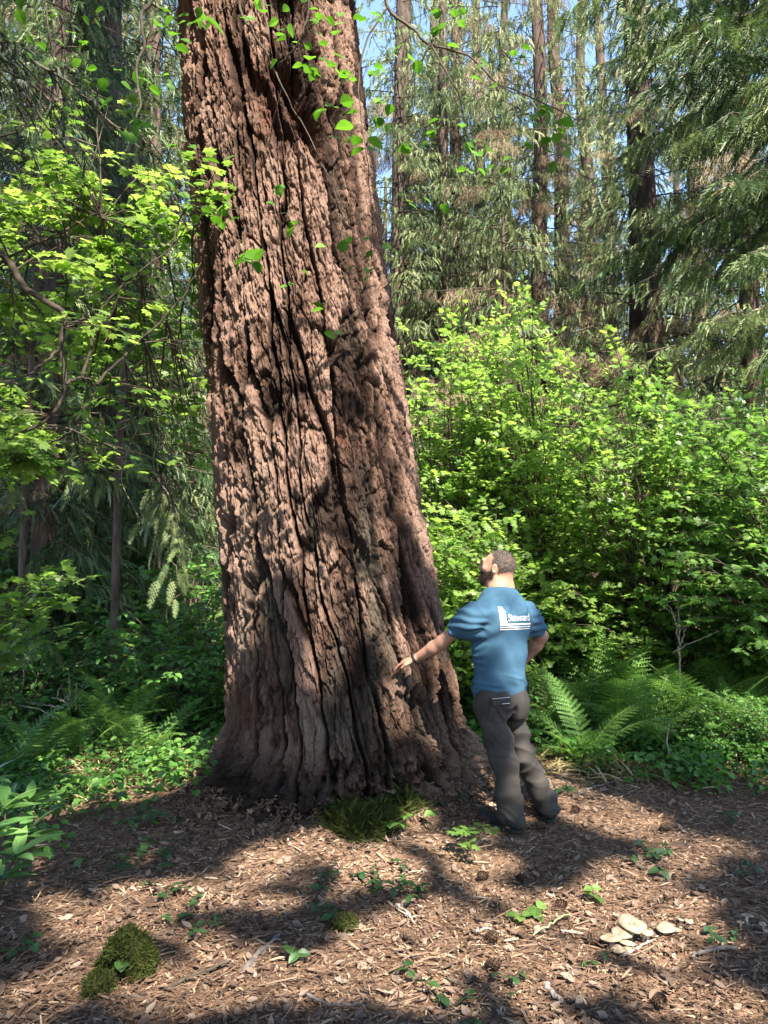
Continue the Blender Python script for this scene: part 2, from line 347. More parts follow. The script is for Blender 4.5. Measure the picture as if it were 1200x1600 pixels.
# ---------------------------------------------------------------- signed-distance modelling for soft bodies
class Sdf:
    def __init__(s, lo, hi, h):
        s.lo = np.array(lo, float); s.h = h
        s.n = np.ceil((np.array(hi) - s.lo) / h).astype(int) + 1
        s.D = np.full(s.n, 1.0, np.float32)
    def box(s, lo, hi):
        a = np.clip(np.floor((np.asarray(lo) - s.lo) / s.h).astype(int), 0, s.n - 1)
        b = np.clip(np.ceil((np.asarray(hi) - s.lo) / s.h).astype(int) + 1, 1, s.n)
        sl = tuple(slice(i, j) for i, j in zip(a, b))
        ax = [(s.lo[q] + s.h * np.arange(a[q], b[q])).astype(np.float32) for q in range(3)]
        return sl, np.meshgrid(*ax, indexing='ij', sparse=True)
    def _mix(s, sl, d, k):
        a = s.D[sl]
        if k > 0:
            t = np.clip(.5 + .5 * (a - d) / k, 0, 1); s.D[sl] = a * (1 - t) + d * t - k * t * (1 - t)
        else: s.D[sl] = np.minimum(a, d)
    def cone(s, a, b, ra, rb, k=.02, sq=None):
        """Round cone a-b; sq=(axis, factor) flattens it across that axis."""
        a, b = np.asarray(a, float), np.asarray(b, float); m = max(ra, rb) * (max(1, sq[1]) if sq else 1) + k + .03
        sl, (X, Y, Z) = s.box(np.minimum(a, b) - m, np.maximum(a, b) + m)
        ab = b - a; L2 = max(ab @ ab, 1e-9)
        px, py, pz = X - a[0], Y - a[1], Z - a[2]
        t = np.clip((px * ab[0] + py * ab[1] + pz * ab[2]) / L2, 0, 1)
        qx, qy, qz = px - t * ab[0], py - t * ab[1], pz - t * ab[2]
        d2 = qx ** 2 + qy ** 2 + qz ** 2
        if sq:
            ax = nrm(sq[0]); c = qx * ax[0] + qy * ax[1] + qz * ax[2]; d2 = d2 + c * c * (1 / sq[1] ** 2 - 1)
        s._mix(sl, np.sqrt(np.maximum(d2, 0)) - (ra + (rb - ra) * t), k)
    def ell(s, c, ax, r, k=.02, cut=False):
        """Ellipsoid with axes ax (3 rows) and radii r; cut=True carves it away."""
        c = np.asarray(c, float); m = max(r) + k + .02
        sl, (X, Y, Z) = s.box(c - m, c + m); A = np.asarray(ax, float)
        q = [((X - c[0]) * A[i, 0] + (Y - c[1]) * A[i, 1] + (Z - c[2]) * A[i, 2]) / r[i] for i in range(3)]
        n = np.sqrt(q[0] ** 2 + q[1] ** 2 + q[2] ** 2); g = np.sqrt(sum((q[i] / r[i]) ** 2 for i in range(3))) + 1e-6
        d = n * (n - 1) / g
        if cut: s.D[sl] = np.maximum(s.D[sl], -d)
        else: s._mix(sl, d, k)
    def plane(s, p, n, k=0):
        """Keeps the side that n points away from."""
        n = nrm(n); sl, (X, Y, Z) = s.box(s.lo, s.lo + s.h * s.n)
        s.D = np.maximum(s.D, ((X - p[0]) * n[0] + (Y - p[1]) * n[1] + (Z - p[2]) * n[2]).astype(np.float32))
    def mesh(s):
        D = s.D; n = D.shape; sg = D < 0
        cnt = np.zeros(tuple(q - 1 for q in n), np.int8)
        for a in (0, 1):
            for b in (0, 1):
                for c in (0, 1): cnt += sg[a:n[0] - 1 + a, b:n[1] - 1 + b, c:n[2] - 1 + c]
        act = np.argwhere((cnt > 0) & (cnt < 8)); idx = np.full(cnt.shape, -1, np.int32); idx[tuple(act.T)] = np.arange(len(act))
        acc = np.zeros((len(act), 3)); w_ = np.zeros(len(act))
        C = [(a, b, c) for a in (0, 1) for b in (0, 1) for c in (0, 1)]
        for p in C:
            for ax in range(3):
                if p[ax]: continue
                q = list(p); q[ax] = 1
                d0 = D[tuple((act + p).T)]; d1 = D[tuple((act + q).T)]
                cr = (d0 < 0) != (d1 < 0); t = np.where(cr, d0 / np.where(d0 == d1, 1, d0 - d1), 0)
                pos = np.array(p, float) + t[:, None] * (np.array(q) - np.array(p)); acc += pos * cr[:, None]; w_ += cr
        V = (act + acc / np.maximum(w_, 1)[:, None]) * s.h + s.lo
        Q = []
        for ax in range(3):
            u, v = (ax + 1) % 3, (ax + 2) % 3
            sl0 = [slice(1, -1)] * 3; sl1 = [slice(1, -1)] * 3; sl0[ax] = slice(0, -1); sl1[ax] = slice(1, None)
            a, b = sg[tuple(sl0)], sg[tuple(sl1)]
            e = np.argwhere(a != b); off = np.array([1, 1, 1]); off[ax] = 0; e = e + off
            fl = sg[tuple(e.T)]
            eu = np.zeros(3, int); eu[u] = 1; ev = np.zeros(3, int); ev[v] = 1
            q = np.stack([idx[tuple((e - eu - ev).T)], idx[tuple((e - ev).T)], idx[tuple(e.T)], idx[tuple((e - eu).T)]], -1)
            q[~fl] = q[~fl][:, ::-1]; Q.append(q)
        return V, np.concatenate(Q)
def vnormals(V, Q):
    n = np.cross(V[Q[:, 2]] - V[Q[:, 0]], V[Q[:, 3]] - V[Q[:, 1]]); N_ = np.zeros_like(V)
    for i in range(4): np.add.at(N_, Q[:, i], n)
    return nrm(N_)
def relax(V, Q, it=3):
    for _ in range(it):
        s_ = np.zeros_like(V); c_ = np.zeros(len(V))
        for i in range(4):
            a, b = Q[:, i], Q[:, (i + 1) % 4]
            np.add.at(s_, a, V[b]); np.add.at(c_, a, 1); np.add.at(s_, b, V[a]); np.add.at(c_, b, 1)
        V = V * .5 + .5 * s_ / np.maximum(c_, 1)[:, None]
    return V

# ---------------------------------------------------------------- the man
FA = R(27)
FWD = np.array([-math.sin(FA), math.cos(FA), 0]); RGT = np.array([math.cos(FA), math.sin(FA), 0]); UP = np.array([0, 0, 1.])
LFT = -RGT
AX = np.stack([RGT, FWD, UP])
_h1, _, _, _ = TRUNK_BVH.ray_cast(Vector((0, 0, CAMZ)), Vector(ray(616, 1042)))
man = empty('person', (.80, 4.84, 0), 'man in a blue printed t-shirt and grey-brown trousers reaching out to touch the huge trunk', 'person')
pel = at(781, 1088, 4.87); chest = at(783, 985, 4.86); neck = at(783, 921, 4.86)
shL, shR = at(740, 958, 4.76), at(822, 956, 4.97)
elL, wrL = at(691, 1003, 4.93), at(655, 1029, 5.09)
if _h1: wrL = np.array(_h1) - nrm(np.array(_h1) - at(668, 1022, 5.0)) * .168
elR, wrR = at(846, 994, 5.08), at(815, 1036, 5.20)
hipL, hipR = at(765, 1100, 4.79), at(797, 1098, 4.92)
knL, knR = at(787, 1193, 4.73), at(817, 1180, 4.93)
anL, anR = at(799, 1287, 4.76), at(855, 1267, 5.00)
# head frame: turned left and tipped back
HF = nrm(np.array([-.92, .36, .13])); HR = nrm(np.cross(HF, UP)); HU = np.cross(HR, HF); HA = np.stack([HR, HF, HU])
hc = at(776, 886, 4.87)
def hd(r, f, u): return hc + HR * r + HF * f + HU * u
m_skin = solid_mat('skin', [(.3, (.25, .125, .084)), (.55, (.31, .168, .118)), (.75, (.36, .21, .155))], .5, .35, 14, .15, 260, bdist=.002)
m_hair = solid_mat('short_hair', [(.3, (.045, .032, .027)), (.5, (.085, .064, .056)), (.72, (.18, .15, .135))], .7, .25, 130, 1, 420, bdist=.006)
m_beard = solid_mat('beard_hair', [(.3, (.020, .013, .010)), (.7, (.075, .048, .038))], .75, .2, 130, 1, 420, bdist=.006)
m_shirt = solid_mat('blue_jersey', [(.3, (.025, .064, .106)), (.7, (.037, .089, .142))], .85, .15, 5, .25, 700, bdist=.0015)
m_pants = solid_mat('twill', [(.3, (.022, .0195, .018)), (.7, (.040, .0355, .032))], .8, .25, 6, .25, 600, bdist=.0015)
m_shoe = solid_mat('shoe_leather', [(.3, (.008, .0075, .007)), (.7, (.022, .020, .018))], .65, .3, 20, .3, 300, bdist=.002)
m_sole = solid_mat('shoe_rubber', [(.3, (.010, .010, .010)), (.7, (.03, .028, .026))], .8, .2, 30)
m_black = solid_mat('black_rubber', [(.3, (.010, .010, .010)), (.7, (.02, .02, .02))], .5, .3, 30)
m_white = solid_mat('white_print', [(.3, (.52, .53, .56)), (.7, (.62, .63, .66))], .85, .15, 30)

def head_prims(b, g=0.0):
    b.ell(hd(0, -.022, .018), HA, (.076 + g, .097 + g, .088 + g), .02)      # skull
    b.ell(hd(0, .022, -.022), HA, (.064 + g, .074 + g, .086 + g), .03)      # face
    b.cone(hd(0, .055, -.088), hd(0, .066, -.094), .030 + g, .027 + g, .035)  # chin
    b.cone(hd(-.05, -.005, -.062), hd(-.018, .058, -.09), .022 + g, .022 + g, .03); b.cone(hd(.05, -.005, -.062), hd(.018, .058, -.09), .022 + g, .022 + g, .03)
# --- body: one continuous surface
def build_body():
    b = Sdf((-.15, 4.3, -.05), (1.35, 5.6, 1.95), .0052)
    head_prims(b)
    b.cone(hd(-.036, .082, .030), hd(.036, .082, .030), .013, .013, .018)                   # brow
    b.cone(hd(0, .088, .016), hd(0, .108, -.020), .009, .011, .010); b.ell(hd(0, .104, -.025), HA, (.017, .011, .010), .008)   # nose
    b.ell(hd(0, .090, -.056), HA, (.026, .012, .008), .008); b.ell(hd(0, .088, -.066), HA, (.024, .012, .008), .008)          # lips
    for s_ in (-1, 1):
        b.ell(hd(s_ * .033, .084, .012), HA, (.016, .011, .010), .0, cut=True)              # eye sockets
        b.ell(hd(s_ * .033, .076, .011), HA, (.013, .012, .011), .006)
        b.ell(hd(s_ * .046, .060, -.018), HA, (.022, .022, .02), .02)                       # cheekbones
        e = hd(s_ * .079, -.006, -.012)                                                      # ears: rim, lobe and hollow
        EA = np.stack([nrm(HR * s_ - HF * .45), nrm(HF + HR * s_ * .45), HU])
        b.ell(e, EA, (.010, .019, .032), .006); b.ell(hd(s_ * .074, .002, -.036), HA, (.008, .010, .012), .006)
        b.ell(e + EA[0] * .010 + EA[1] * .002, EA, (.008, .010, .018), 0, cut=True)
    b.cone(hd(0, -.040, -.065), neck + UP * .0, .052, .060, .03); b.cone(hd(0, -.06, -.03), neck, .045, .062, .03)
    b.cone(neck, chest, .062, .105, .05, (RGT, 1.4)); b.cone(chest, pel, .115, .115, .05, (RGT, 1.3))
    b.cone(neck - UP * .06, shL - UP * .03, .04, .036, .04); b.cone(neck - UP * .06, shR - UP * .03, .04, .036, .04)
    def arm(sh, el, wr, bulge):
        b.cone(sh - UP * .02, el, .046, .041, .02); m_ = el * .68 + wr * .32
        b.cone(el, m_ + bulge, .042, .043, .02); b.cone(m_ + bulge, wr, .043, .027, .02, None)
    arm(shL, elL, wrL, np.array([0, 0, -.004])); arm(shR, elR, wrR, np.array([.006, 0, 0]))
    # left hand: palm, four unequal fingers bent towards the bark, thumb off the side of the palm
    d = nrm(wrL - elL); tip_px = at(613, 1042, 5.16)
    hit, no, _, _ = TRUNK_BVH.ray_cast(Vector((0, 0, CAMZ)), Vector(ray(616, 1042)))
    tgt = np.array(hit) if hit else at(613, 1042, 5.2)
    H = nrm(tgt - wrL); dist = np.linalg.norm(tgt - wrL)
    side = nrm(np.cross(H, UP)); side = side if side[1] < 0 else -side           # towards the camera: the little-finger edge lies away
    pn = nrm(np.cross(H, side)); pn = pn if pn[2] > 0 else -pn                    # back of the hand, up
    palm = wrL + H * .085
    print('hand reach', dist, tgt, wrL)
    b.cone(wrL, palm, .025, .024, .014, (side, 1.55))
    b.ell(wrL + H * .055, np.stack([H, side, pn]), (.05, .040, .018), .012)
    for q, (o, L_, r_, c_) in enumerate([(-.032, .062, .0078, .35), (-.011, .078, .0088, .25), (.011, .082, .0092, .2), (.032, .072, .0090, .1)]):
        k0 = palm + side * o + H * (.004 if q in (1, 2) else -.004); 
        j1 = k0 + (H - pn * c_) * L_ * .45 + side * o * .12; j2 = j1 + (H - pn * (c_ + .35)) * L_ * .32; j3 = j2 + (H - pn * (c_ + .55)) * L_ * .26
        b.cone(k0 - H * .02, k0, .0105, .0105, .008); b.cone(k0, j1, r_ + .001, r_, .004); b.cone(j1, j2, r_, r_ * .93, .003); b.cone(j2, j3, r_ * .93, r_ * .78, .003)
    t0 = wrL + H * .028 + side * .030 - pn * .006; t1 = t0 + (H * .7 + side * .55 - pn * .25) * .042; t2 = t1 + (H * .95 + side * .1 - pn * .35) * .032
    b.cone(t0 - H * .01 - side * .012, t1, .015, .0115, .008); b.cone(t1, t2, .0112, .0088, .004)
    # right hand, resting on the front of the hip
    H2 = nrm(wrR - elR); p2 = wrR + H2 * .08; s2 = nrm(np.cross(H2, FWD))
    b.cone(wrR, p2, .025, .024, .014, (s2, 1.5))
    for o, L_ in ((-.03, .06), (-.01, .075), (.01, .08), (.03, .07)):
        k0 = p2 + s2 * o; j1 = k0 + (H2 + FWD * .2) * L_ * .5; j2 = j1 + (H2 + FWD * .6) * L_ * .45
        b.cone(k0, j1, .0095, .009, .004); b.cone(j1, j2, .009, .0075, .003)
    t0 = wrR + H2 * .03 + s2 * .03; b.cone(t0, t0 + (H2 * .6 + s2 * .6) * .05, .014, .009, .006)
    for hp, kn, an in ((hipL, knL, anL), (hipR, knR, anR)):
        b.cone(pel, hp, .085, .062, .05); b.cone(hp, kn, .062, .042, .03); b.cone(kn, an, .042, .034, .03)
        b.cone(an, an + np.array([0, 0, -.04]), .036, .035, .02)
    V, Q = b.mesh(); V = relax(V, Q, 1)
    return V, Q
bV, bQ = build_body()
link('body', mesh_np('body', bV, bQ, m_skin), man, (-.80, -4.84, 0))
def part(name, V, Q, mat, parent=man, label=None):
    o = link(name, mesh_np(name, V, Q, mat), parent, (-.80, -4.84, 0) if parent is man else (0, 0, 0))
    if label: o['label'] = label
    return o
# --- hair and beard: shells that hug the head
def hair_shell(g, keep, rough):
    b = Sdf(hc - .17, hc + .17, .0036); head_prims(b, g)
    sl, (X, Y, Z) = b.box(b.lo, b.lo + b.h * b.n)
    r = (X - hc[0]) * HR[0] + (Y - hc[1]) * HR[1] + (Z - hc[2]) * HR[2]
    f = (X - hc[0]) * HF[0] + (Y - hc[1]) * HF[1] + (Z - hc[2]) * HF[2]
    u = (X - hc[0]) * HU[0] + (Y - hc[1]) * HU[1] + (Z - hc[2]) * HU[2]
    b.D = np.maximum(b.D + rough * fbm(X * 110 + 0 * Y + 0 * Z, Y * 110 + 0 * X + 0 * Z, Z * 110 + 0 * X + 0 * Y, 7, 2), keep(r, f, u)).astype(np.float32)
    return b.mesh()
def keep_hair(r, f, u):
    front = .030 - .62 * np.abs(r) + .10 * (u - .05)                      # hairline receding at the temples
    d = f - np.where(u > .052, .050 + 1.0 * (u - .10) , np.where(u > -.02, .012 + .12 * (u - 0.02), -.016 + .45 * (u + .02)))
    low = -.092 - .1 * np.abs(r) - u
    ear = .026 - np.sqrt(((f + .006) ** 2 + (u + .014) ** 2 * .6)) ; ear = np.where(np.abs(r) > .055, ear, -1)
    return np.maximum(np.maximum(d, low), ear)
def keep_beard(r, f, u):
    top = u - np.where(f > .062, -.034 + .0 * f, -.030 - .25 * (f - .02))
    back = -.004 - f
    mouth = .010 - np.sqrt((u + .061) ** 2 + (r * .42) ** 2); mouth = np.where(f > .06, mouth, -1)
    return np.maximum(np.maximum(top, back), mouth)
def furry(V, Q, n, ln, mat, name, label=None):
    g = np.random.default_rng(n); N_ = vnormals(V, Q); b = Buf(); b.add(V, np.concatenate([Q[:, [0, 1, 2]], Q[:, [0, 2, 3]]]))
    q = g.integers(0, len(V), n); d = nrm(N_[q] * .8 - HU * .5 - HF * .3 + g.normal(0, .3, (n, 3))); s_ = nrm(np.cross(d, g.normal(size=(n, 3)))) * .0011
    P = V[q] - d * .002; T_ = np.stack([P - s_, P + s_, P + d * ln * g.uniform(.6, 1.3, (n, 1))], 1); b.add(T_.reshape(-1, 3), np.arange(3 * n).reshape(n, 3))
    o = link(name, b.mesh(name, [mat], True), man, (-.80, -4.84, 0)); 
    if label: o['label'] = label
V, Q = hair_shell(.0030, keep_hair, .003); furry(V, Q, 9000, .008, m_hair, 'hair', 'close-cropped dark hair greying at the back')
V, Q = hair_shell(.0030, keep_beard, .003); furry(V, Q, 6000, .009, m_beard, 'beard')
for s_ in (-1, 1):
    b = Sdf(hd(s_ * .033, .08, .012) - .03, hd(s_ * .033, .08, .012) + .03, .0025); b.ell(hd(s_ * .033, .083, .0115), HA, (.011, .0085, .006), 0)
    V, Q = b.mesh(); part('eye', V, Q, solid_mat('eye_surface', [(.3, (.02, .015, .012)), (.7, (.05, .035, .03))], .2, .5))
    b = Sdf(hd(s_ * .034, .09, .03) - .04, hd(s_ * .034, .09, .03) + .04, .0028); b.cone(hd(s_ * .016, .095, .029), hd(s_ * .05, .082, .031), .0055, .004, 0)
    V, Q = b.mesh(); part('eyebrow', V, Q, m_beard)
# --- t-shirt
def shirt_solid(b, g):
    b.cone(neck - UP * .045, chest + UP * .05, .082 + g, .118 + g, .06, (RGT, 1.35))
    b.cone(chest + UP * .06 - RGT * .008, chest - UP * .12 - RGT * .012, .120 + g, .122 + g, .06, (RGT, 1.37))
    b.cone(chest - UP * .10 - RGT * .012, pel + UP * .0 - RGT * .002, .124 + g, .136 + g, .06, (RGT, 1.26))
    b.ell(chest + UP * .07 - FWD * .05 - RGT * .08, AX, (.09 + g, .085 + g, .12 + g), .05); b.ell(chest + UP * .07 - FWD * .05 + RGT * .08, AX, (.09 + g, .085 + g, .12 + g), .05)
    for sh, el, t in ((shL, elL, .62), (shR, elR, .78)):
        e = sh + (el - sh) * t
        b.cone(neck - UP * .05, sh - UP * .022, .056 + g, .056 + g, .06); b.cone(sh - UP * .016, e + (el - sh) * .2, .062 + g, .071 + g, .06)
        b.cone(chest + UP * .03, sh - UP * .05 + (el - sh) * .12, .09 + g, .066 + g, .06)
    b.cone(shL - UP * .06 - FWD * .0, shR - UP * .06, .078 + g, .078 + g, .06)
def build_shirt():
    lo, hi = (.20, 4.45, .80), (1.3, 5.45, 1.62)
    b = Sdf(lo, hi, .0052); shirt_solid(b, 0)
    i_ = Sdf(lo, hi, .0052); shirt_solid(i_, -.012)
    b.D = np.maximum(b.D, -i_.D)
    # cuffs, hem and neck opening
    sl, (X, Y, Z) = b.box(b.lo, b.lo + b.h * b.n)
    for sh, el, t in ((shL, elL, .60), (shR, elR, .76)):
        n = nrm(el - sh); p = sh + (el - sh) * t; d = (X - p[0]) * n[0] + (Y - p[1]) * n[1] + (Z - p[2]) * n[2]
        near = np.sqrt((X - p[0]) ** 2 + (Y - p[1]) ** 2 + (Z - p[2]) ** 2) < .17
        b.D = np.where(near, np.maximum(b.D, d), b.D)
    hem = pel[2] + .005 + .012 * np.sin((X * 9)) + .03 * ((X - pel[0]) * -.35) + 0 * Y
    b.D = np.maximum(b.D, hem - Z).astype(np.float32)
    b.ell(neck + UP * .012 + FWD * .022, np.stack([RGT, nrm(FWD - UP * .5), nrm(UP + FWD * .5)]), (.074, .083, .045), 0, cut=True)
    V, Q = b.mesh(); V = relax(V, Q, 2); N_ = vnormals(V, Q)
    # folds: drape below the shoulder blades, pull from the raised arm, bunching above the hem
    p = V - chest; r = p @ RGT; u = p[:, 2]; f = p @ FWD
    w1 = vnoise(r * 16 + u * 7, u * 3.2, f * 3, 71) * .015 * sstep(.02, -.14, u)
    w2 = np.sin((u - r * .9) * 46 + 4 * vnoise(r * 6, u * 6, f * 6, 72)) * .008 * sstep(-.02, -.14, r) * sstep(-.12, .05, u)
    hz = V[:, 2] - pel[2]
    w3 = (1 - np.abs(vnoise(r * 7, hz * 26 + r * 7, f * 5, 73)) * 2) * .014 * sstep(.19, .07, hz) * sstep(.0, .045, hz)
    w4 = (1 - np.abs(vnoise(r * 12 + 3, u * 9 - r * 9, f * 7, 74)) * 2) * .011 * sstep(-.02, .12, u)
    w5 = np.sin(u * 120 + 3 * vnoise(r * 9, u * 9, f * 9, 75)) * .0045 * sstep(.14, .2, np.abs(r))
    V = V + N_ * (w1 + w2 + w3 + w4 + w5)[:, None]
    return V, Q
sV, sQ = build_shirt()
shirt = part('t_shirt', sV, sQ, m_shirt)
# --- trousers
def build_pants():
    b = Sdf((.35, 4.4, -.02), (1.35, 5.3, .98), .0055)
    b.cone(pel + UP * .07, pel - UP * .02, .118, .124, .05, (RGT, 1.20))
    for hp, kn, an, g in ((hipL, knL, anL, .88), (hipR, knR, anR, .76)):
        b.cone(pel, hp + UP * .0 - FWD * .01, .120 * g, .103 * g, .05); b.cone(hp, hp * .45 + kn * .55, .103 * g, .089 * g, .03); b.cone(hp * .45 + kn * .55, kn, .089 * g, .081 * g, .03)
        md = kn * .5 + an * .5 - FWD * .012
        b.cone(kn, md, .081 * g, .077 * g, .03); b.cone(md, an + UP * .0, .077 * g, .069 * g, .02)
        b.cone(an + UP * .09, an - UP * .01 - FWD * .012, .070 * g, .080 * g, .05)
    b.ell(pel - FWD * .085 - UP * .03 - RGT * .065, AX, (.088, .07, .10), .04); b.ell(pel - FWD * .085 - UP * .03 + RGT * .065, AX, (.088, .07, .10), .04)
    sl, (X, Y, Z) = b.box(b.lo, b.lo + b.h * b.n)
    for an in (anL, anR):
        near = np.sqrt((X - an[0]) ** 2 + (Y - an[1]) ** 2) + 0 * Z < .15
        b.D = np.where(near, np.maximum(b.D, an[2] + .012 + .16 * ((X - an[0]) * FWD[0] + (Y - an[1]) * FWD[1]) - Z), b.D).astype(np.float32)
    b.D = np.maximum(b.D, Z - (pel[2] + .05)).astype(np.float32)
    V, Q = b.mesh(); V = relax(V, Q, 2); N_ = vnormals(V, Q)
    disp = np.zeros(len(V))
    for hp, kn, an, s_ in ((hipL, knL, anL, 0), (hipR, knR, anR, 30)):
        p = V - kn; own = sstep(.16, .09, np.linalg.norm(p - (p @ nrm(an - hp))[:, None] * nrm(an - hp), axis=1)); u = p @ nrm(hp - an); r = p @ RGT; f = p @ FWD
        wx = .05 * vnoise(r * 7, u * 7, f * 7, 85 + s_); q = r + wx
        def crease(a, b_, c_, sd): return (.42 - np.abs(vnoise(q * a + s_, (u + wx) * b_ + q * c_, f * 4, sd))) * 2
        disp += own * crease(4, 12, 9, 81) * .017 * np.exp(-((u + .02) / .15) ** 2)
        disp += own * crease(5, 7, -9, 82) * .019 * sstep(.04, .22, u)
        disp += own * crease(3, 8, -6, 86) * .012 * sstep(0, -.1, u)
        disp += own * crease(5, 17, 7, 83) * .016 * sstep(-.24, -.38, u)
        disp += own * crease(9, 20, 16, 87) * .005
        disp += own * .006 * vnoise(r * 9, u * 4, f * 9, 84)
    # seat crease between the legs
    p = V - pel; r = p @ RGT - .015; disp -= .02 * np.exp(-(r / .014) ** 2) * sstep(-.02, -.08, p[:, 2]) * sstep(-.24, -.15, p[:, 2]) * sstep(.02, -.05, p @ FWD)
    return V + N_ * disp[:, None], Q
pV, pQ = build_pants(); pants = part('trousers', pV, pQ, m_pants)
# back pocket outline: welt and flap line raised on the cloth
def on_mesh(bvh, pts, n, off):
    out = []
    for p in pts:
        h_, nn, _, _ = bvh.ray_cast(Vector(p - n * .5), Vector(n)); out.append(np.array(h_) - n * off if h_ else np.asarray(p))
    return np.array(out)
def bvh_of(V, Q): return BVHTree.FromPolygons([Vector(v) for v in V], [tuple(int(i) for i in q) for q in Q])
pB = bvh_of(pV, pQ); sB = bvh_of(sV, sQ)
INB = FWD * .94 + LFT * -.0; INB = nrm(INB)
pw = Buf()
pc = pel - RGT * .10
for seg in ([(-.062, .018), (.055, .018)], [(-.062, .018), (-.058, -.115)], [(-.058, -.115), (.0, -.135), (.055, -.115)], [(.055, -.115), (.055, .018)]):
    sp = np.concatenate([np.linspace(np.array(a), np.array(c), 10) for a, c in zip(seg[:-1], seg[1:])])
    pts = on_mesh(pB, [pc + RGT * a + UP * c for a, c in sp], FWD, .001); V_, F_ = tube(pts, .0026, 5); pw.add(V_, F_)
o = link('back_pocket', pw.mesh('back_pocket', [m_pants], True), man, (-.80, -4.84, 0))
bt = Buf()
pts = on_mesh(sB, [], FWD, 0)
# --- shoes
def shoe(an, toe, heel_up=0.0):
    d = nrm(np.array([toe[0] - an[0], toe[1] - an[1], 0])); s_ = np.cross(UP, d); base = np.array([an[0], an[1], gz(an[0], an[1])]) + UP * .004
    b = Sdf(base - .34, base + .34, .0055); A = np.stack([d, s_, UP]); hl = base - d * .040; tp = base + d * .255
    b.cone(hl + UP * .050, hl + UP * .085, .040, .038, .02); b.cone(hl + UP * .055, base + d * .06 + UP * .062, .040, .046, .03)
    b.cone(base + d * .05 + UP * .06, tp - d * .055 + UP * .036, .044, .036, .03, (s_, 1.18)); b.ell(tp - d * .05 + UP * .036, A, (.058, .046, .036), .03)
    b.cone(base + UP * .07, base + UP * .115, .045, .042, .02)
    sl, (X, Y, Z) = b.box(b.lo, b.lo + b.h * b.n); b.D = np.maximum(b.D, base[2] + .018 - Z).astype(np.float32)
    u_ = b.mesh()
    b = Sdf(base - .34, base + .34, .005); b.cone(hl + UP * .012, base + d * .06 + UP * .012, .043, .040, .03); b.cone(base + d * .06 + UP * .012, tp - d * .052 + UP * .012, .040, .052, .03)
    sl, (X, Y, Z) = b.box(b.lo, b.lo + b.h * b.n); b.D = np.maximum(np.maximum(b.D, base[2] - .006 - Z), Z - (base[2] + .022)).astype(np.float32)
    lc = Buf()
    for q in range(4):
        c0 = base + d * (.045 + .022 * q) + UP * (.112 - .012 * q); V_, F_ = tube([c0 - s_ * .022 - UP * .006, c0 + UP * .004, c0 + s_ * .022 - UP * .006], .003, 5); lc.add(V_, F_)
    return u_, b.mesh(), lc
for an, toe in ((anL, at(748, 1284, 4.95)), (anR, at(838, 1262, 5.3))):
    (uV, uQ), (oV, oQ), lc = shoe(an, toe)
    sh_ = part('shoe', uV, uQ, m_shoe); link('sole', mesh_np('sole', oV, oQ, m_sole), sh_); link('laces', lc.mesh('laces', [m_sole], True), sh_)
# --- wristband and phone
d = nrm(wrL - elL); c = wrL - d * .006; a1 = nrm(np.cross(d, UP)); a2 = np.cross(d, a1)
rg = np.array([c + .0345 * (math.cos(t) * a1 + math.sin(t) * a2) for t in np.linspace(0, 2 * PI, 33)])
bb = Buf()
for o_s in (-.006, 0, .006):
    V_, F_ = tube(rg + d * o_s, .0052, 6, False); bb.add(V_, F_)
link('wristband', bb.mesh('wristband', [m_black], True), man, (-.80, -4.84, 0))
# --- print on the back of the shirt: jagged tree block, the word, three bars
STROKES = {
 'S': [[(.42, .60), (.36, .69), (.22, .72), (.08, .66), (.06, .53), (.16, .43), (.32, .33), (.42, .22), (.38, .07), (.24, .0), (.10, .03), (.04, .14)]],
 't': [[(.12, .66), (.12, .10), (.18, .01), (.28, .04)], [(.0, .46), (.26, .46)]],
 'e': [[(.04, .26), (.38, .27), (.36, .40), (.22, .48), (.08, .40), (.03, .24), (.09, .06), (.22, .0), (.38, .09)]],
 'w': [[(.0, .46), (.14, .02), (.28, .42), (.42, .02), (.56, .46)], [(-.05, .46), (.08, .46)], [(.5, .46), (.62, .46)]],
 'a': [[(.06, .38), (.18, .47), (.32, .42), (.32, .08), (.40, .0)], [(.32, .28), (.14, .24), (.05, .12), (.12, .01), (.24, .03), (.32, .12)]],
 'r': [[(.08, .47), (.08, .0)], [(.0, .46), (.09, .46)], [(.0, .0), (.18, .0)], [(.08, .30), (.16, .43), (.28, .46)]],
 'd': [[(.34, .74), (.34, .02), (.42, .0)], [(.24, .74), (.34, .74)], [(.34, .36), (.20, .47), (.07, .38), (.03, .22), (.08, .06), (.20, .0), (.34, .12)]],
}
ADV = {'S': .52, 't': .32, 'e': .46, 'w': .64, 'a': .46, 'r': .34, 'd': .50}
BN = nrm(FWD + np.array([0, 0, .0])); PC = at(803, 966, 4.75)
pr = Buf()
def put(poly2):
    """A strip of 2-D quads (n,2,2) laid on the shirt."""
    n = len(poly2); P3 = on_mesh(sB, [PC + RGT * q[0] * 1.16 + UP * q[1] * 1.16 for q in poly2.reshape(-1, 2)], BN, .0022)
    i = np.arange(n - 1) * 2; pr.add(P3, np.concatenate([np.stack([i, i + 1, i + 3], -1), np.stack([i, i + 3, i + 2], -1)]))
def stroke(P, w_):
    P = spline(P, 4 * len(P)) if len(P) > 2 else spline(P, 6); T = nrm(np.gradient(P, axis=0)); Nn = np.stack([-T[:, 1], T[:, 0]], -1)
    put(np.stack([P - Nn * w_ / 2, P + Nn * w_ / 2], 1))
x0, fs = -.052, .047
for ch in 'Steward':
    for st in STROKES[ch]: stroke(np.array([(x0 + q[0] * fs, -.012 + q[1] * fs) for q in st]), .0044)
    x0 += ADV[ch] * fs
